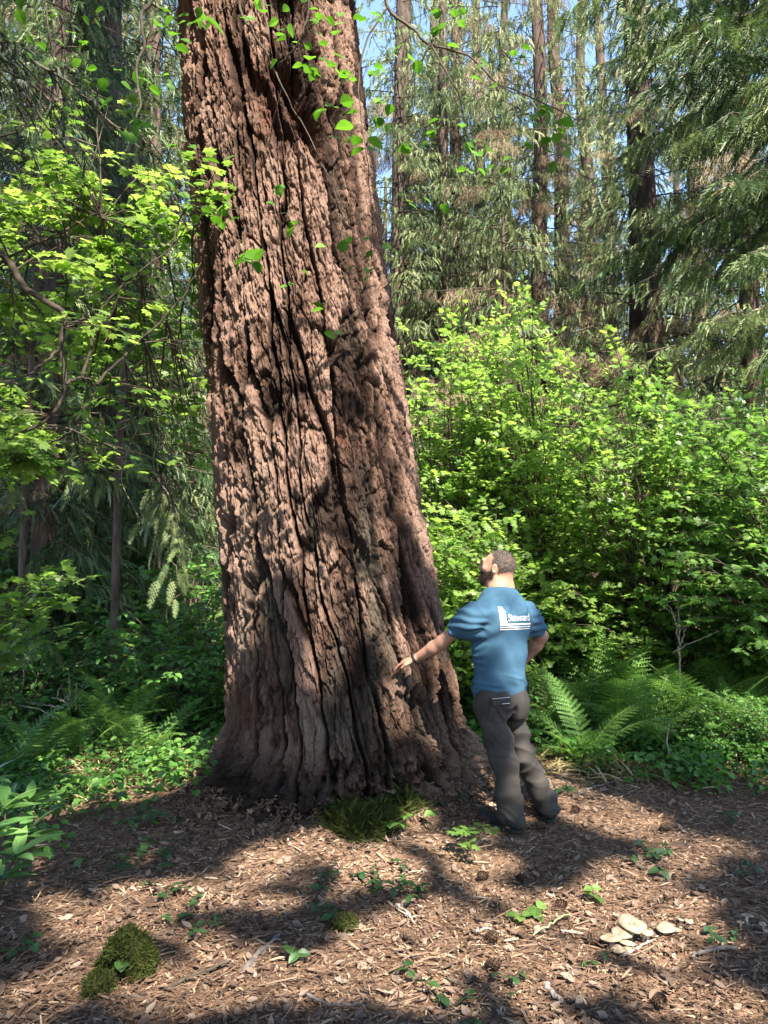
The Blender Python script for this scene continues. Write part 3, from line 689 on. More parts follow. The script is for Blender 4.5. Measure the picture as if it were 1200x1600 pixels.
for (y, w_) in ((-.0310, .0085), (-.0450, .0050), (-.0565, .0045)):
    P = np.linspace((-.098, y), (.107, y), 24); put(np.stack([P - [0, w_ / 2], P + [0, w_ / 2]], 1))
T_ = [(0, .060), (.006, .050), (.010, .058), (.015, .046), (.021, .057), (.024, .046), (.029, .052), (.031, .036), (.027, .030), (.033, .022), (.030, .012), (.036, .004), (.034, -.006), (.040, -.014), (.044, -.022)]
top = np.array([(-.098 + a, b_ - .004) for a, b_ in T_]); ys = np.linspace(top[0, 1], -.028, 15)
xr = []
for y in np.linspace(.052, -.028, 20): xr.append((y, np.interp(-y, [-.05, -.036, -.03, -.022, -.012, -.004, .006, .016, .028], [.024, .031, .026, .033, .030, .036, .033, .040, .047])))
for c0, c1 in ((0, .33), (.33, .66), (.66, 1)): put(np.array([[(-.098 + x * c0, y), (-.098 + x * c1, y)] for y, x in xr]))
for a in (.003, .011, .019): put(np.array([[(-.098 + a - .004, .051), (-.098 + a + .004, .051)], [(-.098 + a - .0015, .062), (-.098 + a + .0015, .062)]]))
o = link('back_print', pr.mesh('back_print', [m_white], False), shirt)
# phone standing out of the back pocket
ph = empty('phone', pel - RGT * .05 - FWD * .1, 'black phone with a pale edge sticking out of the back trouser pocket', 'phone')
def rbox(name, c, hx, hy, hz_, mat, parent, rad=.004):
    """Rounded slab along RGT, FWD, UP."""
    b = Sdf(c - (max(hx, hy, hz_) + .03), c + (max(hx, hy, hz_) + .03), .003)
    sl, (X, Y, Z) = b.box(b.lo, b.lo + b.h * b.n); q = [np.abs((X - c[0]) * A[0] + (Y - c[1]) * A[1] + (Z - c[2]) * A[2]) - (h_ - rad) for A, h_ in zip(AX, (hx, hy, hz_))]
    b.D = (np.sqrt(sum(np.maximum(k, 0) ** 2 for k in q)) + np.minimum(np.maximum(np.maximum(q[0], q[1]), q[2]), 0) - rad).astype(np.float32)
    V_, Q_ = b.mesh(); return link(name, mesh_np(name, V_ - np.array(parent.location), Q_, mat), parent)
hp_, _, _, _ = sB.ray_cast(Vector(pel - RGT * .045 + UP * .03 - FWD * .5), Vector(FWD)); pp = on_mesh(pB, [pel - RGT * .105 + UP * .0], FWD, .012)[0]
rbox('case', pp + UP * -.002, .066, .007, .022, m_black, ph)
rbox('edge_trim', pp + UP * .0185 , .066, .0045, .0028, solid_mat('pale_metal', [(.3, (.5, .5, .5)), (.7, (.6, .6, .6))], .35, .5), ph, .002)
rbox('card', pp - FWD * .008 - UP * .014 + RGT * .030, .030, .0022, .003, m_white, ph, .002)
# ---------------------------------------------------------------- leaf, spray and frond templates (x along, y across, z up)
def fan(outline, c, zf):
    P = np.concatenate([[c], outline]); z = zf(P[:, 0], P[:, 1]); n = len(outline)
    i = np.arange(n); return np.column_stack([P, z]), np.stack([np.zeros(n, int), 1 + i, 1 + (i + 1) % n], -1)
def t_maple():
    o = []
    tips = [(-150, .30), (-128, .50), (-82, .78), (-40, .95), (0, 1.05), (40, .95), (82, .78), (128, .50), (150, .30)]
    for q, (a, l) in enumerate(tips):
        a = R(a)
        o.append((.30 + .62 * l * math.cos(a), .62 * l * math.sin(a)))
        if q < len(tips) - 1:
            b = R((tips[q][0] + tips[q + 1][0]) / 2); o.append((.30 + .36 * math.cos(b), .36 * math.sin(b)))
    return fan(np.array(o), [.30, 0], lambda x, y: -.16 * np.abs(y) - .20 * (x - .3) ** 2)
def t_ovate(w_=.36, tip=.0, fold=.22, droop=.25):
    xs = [0, .12, .35, .6, .82, 1.0]; ws = [0, .55, 1, .9, .5, 0]
    up = [(x, w_ * q) for x, q in zip(xs, ws)]; dn = [(x, -w_ * q) for x, q in zip(xs[1:-1], ws[1:-1])][::-1]
    V = np.array([(x, 0) for x in xs] + up[1:-1] + dn[::-1]); z = fold * np.abs(V[:, 1]) - droop * V[:, 0] ** 2
    F_ = []
    m = len(xs); u = lambda i: m + i - 1; d = lambda i: m + (m - 2) + i - 1
    for i in range(m - 1):
        for f, flip in ((u, 0), (d, 1)):
            if i == 0: t = [(0, 1, f(1))]
            elif i == m - 2: t = [(i, i + 1, f(i))]
            else: t = [(i, i + 1, f(i + 1)), (i, f(i + 1), f(i))]
            F_ += [a if not flip else a[::-1] for a in t]
    return np.column_stack([V, z]), np.array(F_)
def t_cedar(n=9, sub=3, wid=.030, droop=.30, ang=48, lmax=.42):
    """Flat drooping spray: an axis, side twigs, and scale-leaf points along them."""
    V, F_ = [], []
    def tri(a, b, c): k = len(V); V.extend([a, b, c]); F_.append((k, k + 1, k + 2))
    def strip(p, d, L_, w_):
        s_ = np.array([-d[1], d[0]]); tri(p - s_ * w_, p + s_ * w_, p + d * L_)
    strip(np.array([0., 0]), np.array([1., 0]), 1.0, .010)
    for i in range(n):
        t = .06 + .9 * i / n
        L_ = lmax * (1 - t) ** .8 * (.75 + .5 * ((i * 7) % 5) / 5) + .07
        for sgn in (-1, 1):
            a = R(ang - 12 * t) * sgn; p = np.array([t + .02 * sgn, 0]); d = np.array([math.cos(a), math.sin(a)]); strip(p, d, L_, wid)
            for j in range(sub):
                tt = (.25 + .7 * j / max(sub, 1)) * L_
                for s2 in (-1, 1):
                    b = a + s2 * R(42); strip(p + d * tt, np.array([math.cos(b), math.sin(b)]), .10 * (1.15 - j / max(sub, 1)) + .02, wid * .62)
    V = np.array(V); z = -droop * V[:, 0] ** 2 - .35 * V[:, 1] ** 2
    return np.column_stack([V, z]), np.array(F_)
def t_lace(n=6, wid=.016, lmax=.40, ang=36):
    V, F_ = [], []
    def strip(p, d, L_, w_): s_ = np.array([-d[1], d[0]]); k = len(V); V.extend([p - s_ * w_, p + s_ * w_, p + d * L_]); F_.append((k, k + 1, k + 2))
    strip(np.array([0., 0]), np.array([1., 0]), 1.0, wid)
    for i in range(n):
        t = .05 + .85 * i / n
        for sgn in (-1, 1):
            a = R(ang + 8 * ((i * 5) % 3 - 1)) * sgn; strip(np.array([t + .05 * (sgn > 0), 0]), np.array([math.cos(a), math.sin(a)]), (lmax * (1 - .6 * t)) * (.7 + .3 * ((i * 3 + (sgn > 0)) % 3)), wid)
    V = np.array(V); return np.column_stack([V, -.35 * V[:, 0] ** 2 - .5 * V[:, 1] ** 2 + .10 * np.sin(V[:, 1] * 30)]), np.array(F_)
def t_fern(n=17, sub=9):
    V, F_ = [], []
    def strip(p, d, L_, w_): s_ = np.array([-d[1], d[0]]); k = len(V); V.extend([p - s_ * w_, p + s_ * w_, p + d * L_]); F_.append((k, k + 1, k + 2))
    strip(np.array([0., 0]), np.array([1., 0]), 1.0, .007)
    for i in range(n):
        t = .18 + .80 * (i / n) ** .85
        L_ = .205 * min(1, (t - .02) / .24) * (1 - ((t - .18) / .84) ** 1.8) + .015
        for sgn in (-1, 1):
            a = R(70 - 16 * t) * sgn; d = np.array([math.cos(a), math.sin(a)]); p = np.array([t + .008 * sgn, 0]); strip(p, d, L_, .0065)
            if sub:
                m = max(3, int(sub * L_ / .2))
                for j in range(m):
                    tt = (.05 + .88 * j / m) * L_
                    for s2 in (-1, 1):
                        b = a + s2 * R(60); strip(p + d * tt, np.array([math.cos(b), math.sin(b)]), .026 * (1.1 - j / m) + .004, .0062)
            else: strip(p, d, L_, .0135)
    V = np.array(V); return np.column_stack([V, -.42 * V[:, 0] ** 2.2 - .5 * V[:, 1] ** 2]), np.array(F_)
def t_dead():
    """Hanging bunch of bare twigs and lichen threads (x points down the bunch)."""
    V, F_ = [], []; g = np.random.default_rng(5)
    for i in range(16):
        p = np.array([g.uniform(0, .25), g.normal(0, .05), g.normal(0, .05)]); d = nrm(np.array([1, g.normal(0, .35), g.normal(0, .35)]))
        for j in range(3):
            q = p + d * g.uniform(.14, .34); s_ = nrm(np.cross(d, g.normal(size=3))) * .009
            k = len(V); V += [p - s_, p + s_, q + s_ * .6, q - s_ * .6]; F_ += [(k, k + 1, k + 2), (k, k + 2, k + 3)]
            p = q; d = nrm(d + g.normal(0, .45, 3) + np.array([.25, 0, 0]))
    return np.array(V), np.array(F_)
LACE = t_lace()
DENSE = t_cedar(8, 0, .06, lmax=.42, ang=45)
CEDAR_NEAR = t_lace(8, .014, .44, 50)
NEEDLE = t_lace(11, .013, .26, 58)
MAPLE, OVATE, HAZEL, LONGLEAF = t_maple(), t_ovate(.34), t_ovate(.44, droop=.18), t_ovate(.155, fold=.3, droop=.22)
CEDAR, CEDAR_FAR, CEDAR_FINE, FERN, FERN_FAR, DEAD = t_cedar(7, 2, .019, lmax=.34, ang=42), t_cedar(7, 0, .026, lmax=.36, ang=42), t_cedar(13, 4, .012), t_fern(), t_fern(17, 0), t_dead()

def frames(X, Nh):
    """Axes with X along, Z as near to the hint as it can be."""
    X = nrm(X); Y = nrm(np.cross(Nh, X)); return X, Y, np.cross(X, Y)
def put_leaves(buf, T, P, D, Nh, sc, a, m=0):
    X, Y, Z = frames(D, Nh); buf.place(T[0], T[1], P, X, Y, Z, np.asarray(sc, float), np.asarray(a, float), m)

# ---------------------------------------------------------------- foliage materials
m_maple = leaf_mat('maple_leaf', [(0, (.065, .13, .030)), (.5, (.13, .22, .052)), (1, (.20, .30, .085))], .56, .4, .35, (1.9, 1.9, 1.1))
m_maple2 = leaf_mat('maple_leaf_shade_tone', [(0, (.05, .11, .028)), (.5, (.095, .18, .042)), (1, (.15, .25, .065))], .54, .4, .35, (1.9, 1.9, 1.1))  # maple leaf again in darker stops, shade painted into its colour
m_hazel = leaf_mat('hazel_leaf', [(0, (.05, .13, .012)), (.6, (.075, .19, .022)), (1, (.12, .26, .035))], .45, .5, .25, (1.3, 1.4, .7))
m_herb = leaf_mat('herb_leaf', [(0, (.03, .085, .018)), (.5, (.055, .14, .025)), (1, (.11, .23, .04))], .35, .45, .35)
m_rhodo = leaf_mat('glossy_leaf', [(0, (.04, .10, .03)), (.6, (.09, .19, .05)), (1, (.16, .29, .08))], .25, .3, .5)
m_seed = leaf_mat('seedling_leaf', [(0, (.013, .040, .014)), (.5, (.024, .062, .020)), (1, (.045, .098, .028))], .3, .45, .35)
m_fern = leaf_mat('fern_frond', [(0, (.05, .115, .028)), (.5, (.10, .20, .045)), (1, (.19, .30, .08))], .4, .5, .3)
m_cedar = leaf_mat('cedar_spray', [(0, (.022, .05, .022)), (.45, (.06, .105, .042)), (.8, (.15, .20, .085)), (1, (.22, .27, .13))], .25, .5, .3, (1.1, 1.2, .7))
m_olive = leaf_mat('lichened_spray', [(0, (.05, .085, .035)), (.4, (.115, .165, .07)), (.75, (.20, .245, .12)), (1, (.29, .31, .165))], .25, .6, .25, (1.1, 1.1, .7))
m_hemlock = leaf_mat('hemlock_needles', [(0, (.008, .018, .009)), (.6, (.022, .046, .018)), (1, (.045, .085, .03))], .12, .5, .3)
m_dead = leaf_mat('dead_twigs_and_lichen', [(0, (.075, .055, .038)), (.5, (.16, .12, .08)), (1, (.27, .215, .14))], .15, .9, .1, (1, .95, .8))
m_wood = solid_mat('grey_brown_bark', [(.25, (.03, .021, .016)), (.5, (.065, .048, .038)), (.75, (.13, .105, .088))], .9, .15, 9, .9, 40, detail=8, stretch=(1, 1, .25), bdist=.03)
m_redwood = solid_mat('stringy_cedar_bark', [(.25, (.026, .017, .013)), (.5, (.058, .04, .032)), (.75, (.11, .082, .07))], .9, .15, 12, .9, 55, detail=8, stretch=(1, 1, .12), bdist=.03)
m_twig = solid_mat('twig_bark', [(.3, (.035, .027, .02)), (.7, (.085, .068, .05))], .85, .2, 20, .4, 90)
m_darktwig = solid_mat('dark_limb_bark', [(.3, (.018, .014, .010)), (.7, (.042, .033, .025))], .85, .2, 20, .4, 90)
m_bleach = solid_mat('bleached_deadwood', [(.3, (.16, .125, .105)), (.7, (.36, .30, .265))], .9, .1, 25, .5, 120, stretch=(1, 1, 1))

# ---------------------------------------------------------------- conifers
def conifer_crown(rg, z0, z1, Rm, nb, T, sl=(.3, .5), per=5.0, droop=.5, tint=(.2, .9), dead=0.0, az=None, hang=.5, keep=None, wood=True, top=None, twig=.011):
    """Boughs round a stem on the z axis: (foliage Buf, dead twig Buf, wood Buf)."""
    lv, dd, wd = Buf(), Buf(), Buf(); top = top or z1 + 6
    P, D, Nh, SC, A = [], [], [], [], []
    for b in range(nb):
        h = z0 + (z1 - z0) * ((b + rg.random()) / nb)
        a = rg.uniform(*(az or (0, 2 * PI))); L_ = Rm * min(1, ((top - h) / (top - z0)) ** .8) * rg.uniform(.45, 1.1)
        d = np.array([math.cos(a), math.sin(a), 0]); side = np.array([-d[1], d[0], 0])
        s = np.linspace(0, 1, 9)[:, None]; bend = rg.normal(0, .12)
        pts = d * L_ * s + UP * (h + L_ * (rg.uniform(-.05, .25) * s - droop * s ** 2 * rg.uniform(.7, 1.3) + .16 * s ** 4)) + side * L_ * bend * s ** 2
        if wood:
            V_, F_ = tube(pts, np.linspace(twig * (1 + L_), .004, 9), 4, False); wd.add(V_, F_)
        isd = rg.random() < dead; base_t = rg.uniform(*tint)
        nt = max(3, int(L_ * 3.2))
        for k in range(nt):
            sk = .18 + .82 * (k + rg.random()) / nt; i = min(int(sk * 8), 7); f = sk * 8 - i; p = pts[i] * (1 - f) + pts[i + 1] * f
            td = nrm(pts[i + 1] - pts[i])
            for sg in (-1, 1):
                l2 = (.42 * L_ * (1 - sk) + .16) * rg.uniform(.6, 1.2)
                dr = nrm(td * .75 + side * sg * .8 + UP * rg.normal(-.15, .15))
                m = max(1, int(l2 * per)); q = p + dr * l2 * ((np.arange(m) + rg.random(m)) / m)[:, None] - UP * (droop * .5 * l2 * ((np.arange(m) + .5) / m) ** 2)[:, None]
                if wood is True and l2 > .35:
                    V_, F_ = tube(np.stack([p, p + dr * l2 * .5 - UP * droop * .12 * l2, p + dr * l2 - UP * droop * .5 * l2]), [.006, .004, .002], 3, False); wd.add(V_, F_)
                o = nrm(dr + rg.normal(0, .3, (m, 3)) - UP * rg.uniform(hang * .5, hang * 1.5, (m, 1)))
                P.append(q); D.append(o); Nh.append(UP + rg.normal(0, .45, (m, 3)) + dr * .3); SC.append(rg.uniform(*sl, m) * (.65 + .5 * (1 - sk))); A.append(np.clip(base_t + rg.normal(0, .14, m), 0, 1) + (10 if isd else 0))
    P, D, Nh, SC, A = map(np.concatenate, (P, D, Nh, SC, A))
    if keep is not None:
        X_, Y_, Z_ = frames(D, Nh); tv = T[0][1::3]; tv = np.concatenate([tv, T[0][2::3]]); n_ = len(P)
        VV = P[:, None] + SC[:, None, None] * (tv[None, :, 0:1] * X_[:, None] + tv[None, :, 1:2] * Y_[:, None] + tv[None, :, 2:3] * Z_[:, None])
        k = keep(VV.reshape(-1, 3)).reshape(n_, -1).all(1); P, D, Nh, SC, A = P[k], D[k], Nh[k], SC[k], A[k]
    is_d = A > 5
    put_leaves(lv, T, P[~is_d], D[~is_d], Nh[~is_d], SC[~is_d], A[~is_d])
    if is_d.any():
        n = is_d.sum(); dirs = nrm(D[is_d] * .5 - UP + rg.normal(0, .2, (n, 3))); put_leaves(dd, DEAD, P[is_d], dirs, rg.normal(size=(n, 3)), SC[is_d] * 1.6, A[is_d] - 10)
    return lv, dd, wd
def stem_mesh(name, H, r0, r1, mat, sides=18, lean=(0, 0), seed=0, amp=.12, segs=60):
    z = np.linspace(-.3, H, segs); th = np.arange(sides) / sides * 2 * PI; Z, T = np.meshgrid(z, th, indexing='ij')
    r = (r0 + (r1 - r0) * Z / H) * (1 + amp * fbm(np.cos(T) * 3, np.sin(T) * 3, Z * .6, 90 + seed, 3) + .5 * np.exp(-np.maximum(Z, 0) / .35))
    wob = r0 * .5 * np.stack([vnoise(z * .25, 0 * z, 0 * z, 91 + seed), vnoise(z * .25, 0 * z + 9, 0 * z, 92 + seed)], -1)
    X = r * np.cos(T) + (lean[0] * Z) + wob[:, :1]; Y = r * np.sin(T) + lean[1] * Z + wob[:, 1:]
    i = np.arange(segs - 1)[:, None] * sides; j = np.arange(sides)[None]; k = (j + 1) % sides
    return mesh_np(name, np.stack([X, Y, Z], -1).reshape(-1, 3), np.stack([i + j, i + k, i + sides + k, i + sides + j], -1).reshape(-1, 4), mat)
def crown_meshes(lv, dd, wd, mats):
    out = [('crown', lv.mesh('crown', [mats[0]]))]
    if dd.n: out.append(('dead_twigs', dd.mesh('dead_twigs', [m_dead])))
    if wd.n: out.append(('boughs', wd.mesh('boughs', [m_twig], True)))
    return out
rg = np.random.default_rng(11)
print('crowns')
CROWN = {
 'olive': crown_meshes(*conifer_crown(rg, 3.2, 16, 2.8, 125, LACE, (.18, .34), 11.0, .38, (.25, .95), .04, hang=.9, top=26, twig=.006), (m_olive,)),
 'olive_thin': crown_meshes(*conifer_crown(rg, 4.2, 16, 2.2, 110, LACE, (.17, .32), 10.0, .45, (.2, .95), .12, hang=1.1, top=26, twig=.006), (m_olive,)),
 'cedar': crown_meshes(*conifer_crown(rg, 1.6, 15, 2.9, 220, LACE, (.20, .38), 10.0, .45, (.15, .95), .02, hang=.8, top=24, twig=.006), (m_cedar,)),
 'low': crown_meshes(*conifer_crown(rg, .5, 13, 2.6, 240, LACE, (.22, .38), 9.0, .45, (.1, .85), .02, hang=.7, top=20, twig=.006), (m_cedar,)),
 'far': crown_meshes(*conifer_crown(rg, .3, 15, 3.4, 130, CEDAR_FAR, (.55, .9), 2.4, .45, (.05, .8), .05, hang=.7, top=20, wood=False), (m_cedar,)),
}
STEM = {
 'a': stem_mesh('trunk', 22, .26, .10, m_redwood, seed=1, lean=(.004, 0)), 'b': stem_mesh('trunk', 22, .22, .09, m_redwood, seed=2, lean=(-.008, 0)),
 'c': stem_mesh('trunk', 22, .20, .08, m_wood, seed=3, lean=(.006, .004)), 'thin': stem_mesh('trunk', 9, .07, .03, m_wood, seed=4, lean=(.012, 0)), 'far': stem_mesh('trunk', 20, .24, .08, m_wood, 8, seed=5, segs=14),
}
def conifer(name, x, y, stem, crown, label, cat, group, rz=0, sc=1.0, stem_mat=None):
    t = empty(name, (x, y, gz(x, y)), label, cat, group); t.rotation_euler.z = rz; t.scale = (sc, sc, sc)
    link('trunk', STEM[stem], t)
    if crown:
        for n, me in CROWN[crown]: link(n, me, t)
    return t
def px_x(px, Y): return (px - 600) / F * Y * 1.0 * (CP)   # x at eye level for a picture column
G1 = 'tall conifers standing behind the bushes'
for px, Y, st, cr, rz, sc, lab in (
    (886, 19.0, 'a', 'olive', .3, 1.0, 'tall moss-hung conifer whose bare upper trunk shows against the blue sky'),
    (842, 16.5, 'b', 'olive_thin', 2.1, 1.0, 'slim conifer right of the huge trunk, draped in tan dead twigs and lichen'),
    (1004, 15.5, 'c', 'olive_thin', 4.0, 1.15, 'straight conifer with a dark trunk, left one of a close pair'),
    (1041, 14.5, 'b', 'olive', 5.2, .95, 'straight conifer with a reddish trunk, right one of a close pair'),
    (1180, 13.0, 'b', 'cedar', 1.0, .9, 'conifer with a sunlit pinkish trunk at the right edge of the picture'),
    (690, 24.0, 'a', 'olive', 1.1, 1.15, 'broad conifer at the back whose boughs fill the sky right of the huge trunk'),
    (800, 25.0, 'b', 'olive', 4.1, 1.15, 'conifer at the back between the slim lichen-hung trunks'),
    (960, 26.0, 'a', 'olive', 2.2, 1.15, 'conifer at the back closing the sky behind the close pair'),
    (1110, 22.0, 'a', 'olive', 5.0, 1.1, 'conifer at the back behind the blue-green cedar boughs'),
    (622, 17.5, 'c', 'olive', .7, 1.0, 'conifer whose upper boughs brush the right side of the huge trunk'),
    (725, 18.5, 'c', 'olive', 1.9, 1.05, 'conifer with pale feathery boughs left of the slim lichen-hung one'),
    (790, 15.5, 'thin', 'olive_thin', 1.2, 1.0, 'thin young conifer with tan hanging twigs above the maple thicket'),
    (760, 21.0, 'c', 'olive', 3.3, 1.1, 'conifer with pale olive drooping boughs nearest the right side of the huge trunk'),
    (930, 22.0, 'a', 'olive_thin', .9, 1.0, 'thin-crowned conifer filling the gap behind the close pair of trunks'),
    (645, 20.5, 'c', 'olive', 2.5, 1.05, 'conifer whose boughs close the gap of sky along the right edge of the huge trunk'),
    (215, 17.0, 'c', 'olive', 2.0, 1.0, 'olive conifer behind the pale hanging sprays on the left'),
    (20, 19.5, 'c', 'olive', 5.0, 1.05, 'olive conifer behind the thick trunk in the top left corner'),
    (690, 17.5, 'c', 'olive', 5.9, .85, 'shorter olive-green conifer half hidden by the huge trunk'),
    (42, 13.5, 'a', 'cedar', 2.6, 1.05, 'thick brown conifer trunk at the top left corner with drooping boughs'),
    (70, 11.0, 'c', 'low', 1.4, .9, 'dark shaded conifer trunk behind the left maple leaves'),
    (150, 12.5, 'c', 'low', 4.4, 1.0, 'conifer standing in the deepest shade on the left'),
    (235, 14.5, 'b', 'cedar', 0.2, 1.0, 'conifer with pale drooping sprays just left of the huge trunk'),
    (300, 18.5, 'a', 'olive', 2.9, 1.0, 'pale olive conifer partly covered by the left edge of the huge trunk'),
    (130, 19.0, 'a', 'olive', 1.7, 1.05, 'sunlit olive conifer behind the top left boughs'),
    (-60, 16.0, 'b', 'cedar', 3.0, 1.05, 'cedar leaning in from the left edge of the picture'),
):
    conifer('conifer', px_x(px, Y), Y, st, cr, lab, 'conifer', G1, rz, sc)
for px, Y, lab in ((180, 9.2, 'thin sapling stem catching sun in front of the dark left forest'), (34, 9.8, 'dead brown stem standing at the left edge above the fern clearing')):
    t = conifer('sapling', px_x(px, Y), Y, 'thin', None, lab, 'sapling', None, 0, .8)
rg = np.random.default_rng(77)
k = 0
GF = 'conifers deep in the forest far behind'
for yy, n in ((26, 15), (32, 16), (40, 18)):
    for q in range(n):
        x = (q - (n - 1) / 2) / n * yy * 1.25 + rg.normal(0, .6); y = yy + rg.uniform(-2.5, 2.5)
        conifer('conifer', x, y, 'far', 'far', 'green conifer far back in the forest, seen only between nearer trees', 'conifer', GF, rg.uniform(0, 6.28), rg.uniform(.75, 1.05))
# near cedar at the right whose boughs sweep across the top right corner
def boughs_at(rg, specs, T, sl, per, droop, tint, hang, lv, wd, twig=.02):
    """Single boughs given by root and tip points, with side twigs and sprays."""
    P, D, Nh, SC, A = [], [], [], [], []
    for root, tip, sag in specs:
        root, tip = np.array(root, float), np.array(tip, float); L_ = np.linalg.norm(tip - root); s = np.linspace(0, 1, 14)[:, None]
        pts = root * (1 - s) + tip * s + UP * sag * L_ * 4 * s * (1 - s) + rg.normal(0, .012 * L_, (14, 3)) * s
        V_, F_ = tube(pts, np.linspace(twig, .004, 14), 5, False); wd.add(V_, F_)
        d = nrm(tip - root); side = nrm(np.cross(UP, d)); bt = rg.uniform(*tint); nt = int(L_ * 8)
        for k in range(nt):
            sk = .12 + .88 * (k + rg.random()) / nt; i = min(int(sk * 13), 12); f = sk * 13 - i; p = pts[i] * (1 - f) + pts[i + 1] * f
            for sg in (-1, 1):
                l2 = (.24 * L_ * (1 - sk) ** .7 + .14) * rg.uniform(.6, 1.15); dr = nrm(d * .8 + side * sg * .75 - UP * rg.uniform(0, .4))
                m = max(1, int(l2 * per)); t_ = ((np.arange(m) + rg.random(m)) / m)[:, None]
                q = p + dr * l2 * t_ - UP * droop * l2 * t_ ** 2
                if l2 > .2:
                    V_, F_ = tube(np.stack([p, p + dr * l2 * .5 - UP * droop * .25 * l2, p + dr * l2 - UP * droop * l2]), [.005, .0035, .002], 3, False); wd.add(V_, F_)
                P.append(q); D.append(nrm(dr + side * sg * .2 + rg.normal(0, .25, (m, 3)) - UP * rg.uniform(hang * .5, hang * 1.4, (m, 1)))); Nh.append(UP + rg.normal(0, .4, (m, 3)) + dr * .4)
                SC.append(rg.uniform(*sl, m)); A.append(np.clip(bt + rg.normal(0, .13, m), 0, 1))
    P, D, Nh, SC, A = map(np.concatenate, (P, D, Nh, SC, A)); put_leaves(lv, T, P, D, Nh, SC, A)
rg = np.random.default_rng(5)
cx, cyy = 5.9, 8.8
t = empty('cedar_tree', (cx, cyy, gz(cx, cyy)), 'cedar at the right whose drooping blue-green sprays fill the top right corner', 'cedar')
lv, wd = Buf(), Buf(); specs = []
for px, py, Y, dz in ((985, 40, 8.3, .4), (930, 110, 8.8, .5), (1010, 130, 7.9, .5), (1075, 60, 7.4, .4), (1120, 190, 7.6, .5), (1040, 230, 8.2, .6), (1130, 290, 7.3, .5), (960, 250, 9.6, .6), (1090, 350, 8.0, .6), (1165, 400, 7.4, .5),
                  (1050, 440, 8.6, .7), (1150, 500, 8.0, .6), (1010, 380, 9.6, .7), (1185, 130, 6.9, .3), (1190, 560, 7.6, .5), (900, 440, 9.8, .6), (1100, -60, 7.8, .4), (1000, -40, 8.8, .4), (1180, 260, 9.5, .4), (1100, 560, 9.2, .5), (880, 20, 9.2, .5), (1140, 20, 9.4, .3)):
    tip = at(px, py, Y); specs.append(((cx, cyy, tip[2] + dz + .25 * (cx - tip[0]) * .6), tip, .05))
boughs_at(rg, specs, CEDAR_NEAR, (.15, .30), 17, .35, (.1, .95), .7, lv, wd)
off = np.array([cx, cyy, gz(cx, cyy)])
lv.V = [v - off for v in lv.V]; wd.V = [v - off for v in wd.V]
link('trunk', STEM['a'], t)
for n, me in crown_meshes(lv, Buf(), wd, (m_cedar,)): link(n, me, t)
# hemlock at the left whose dark bough hangs into the top left corner
hx, hy = -3.6, 3.2
t = empty('hemlock_tree', (hx, hy, gz(hx, hy)), 'hemlock beyond the left edge, its dark needled bough hanging into the top left corner', 'hemlock')
lv, wd = Buf(), Buf()
specs = [((hx, hy, 4.6), at(225, 232, 3.4), .10), ((hx, hy, 4.4), at(130, 215, 3.2), .08), ((hx, hy, 4.9), at(95, 165, 3.5), .07), ((hx, hy, 4.25), at(35, 245, 3.1), .07), ((hx, hy, 5.1), at(20, 120, 3.6), .06)]
boughs_at(rg, specs, NEEDLE, (.08, .15), 24, .2, (.0, .2), .45, lv, wd, .022)
off = np.array([hx, hy, gz(hx, hy)]); lv.V = [v - off for v in lv.V]; wd.V = [v - off for v in wd.V]
link('trunk', STEM['c'], t)
for n, me in crown_meshes(lv, Buf(), wd, (m_hemlock,)): link(n, me, t)

# ---------------------------------------------------------------- unseen trees added round the camera, crowns pruned to cast the sun flecks
GAPS = []   # (point that stays sunlit, radius of the opening cut in the boughs)
def lit(px, py, r, Y=None):
    d = ray(px, py)
    if Y is None:
        h_, _, _, _ = TRUNK_FULL.ray_cast(Vector((0, 0, CAMZ)), Vector(d))
        p = np.array(h_) if h_ else at(px, py, 5.3)
    elif Y == 0: p = np.array([0, 0, CAMZ]) + d * (-CAMZ / d[2])
    else: p = at(px, py, Y)
    GAPS.append((p, r))
TRUNK_FULL = BVHTree.FromPolygons([v.co[:] for v in tm.vertices], [p.vertices[:] for p in tm.polygons if p.center.z < 7 and p.center.y < TY])
for a in ((470, 650, .13), (474, 690, .13), (482, 730, .12), (478, 775, .10), (392, 600, .12), (372, 560, .10), (365, 640, .08), (350, 700, .06), (356, 745, .06), (590, 470, .13), (575, 430, .12), (545, 395, .12), (600, 520, .10), (585, 560, .09), (630, 640, .09), (620, 690, .08), (552, 712, .07),
          (536, 770, .07), (548, 920, .09), (530, 900, .07), (690, 1010, .06), (706, 1060, .07), (715, 1100, .06), (690, 940, .06), (668, 880, .06), (500, 1060, .05), (640, 1110, .05), (600, 960, .04), (310, 60, .14), (320, 150, .14), (350, 30, .10), (390, 100, .12), (440, 190, .14), (430, 140, .1), (470, 240, .10), (350, 220, .12), (330, 300, .10),
          (400, 300, .12), (430, 350, .08), (520, 260, .12), (545, 200, .12), (535, 120, .12), (520, 50, .14), (480, 60, .10), (560, 300, .10), (385, 420, .10), (370, 350, .08), (500, 400, .08), (512, 470, .08), (395, 480, .08), (440, 540, .06), (640, 760, .05), (655, 820, .05), (575, 610, .06)): lit(*a)
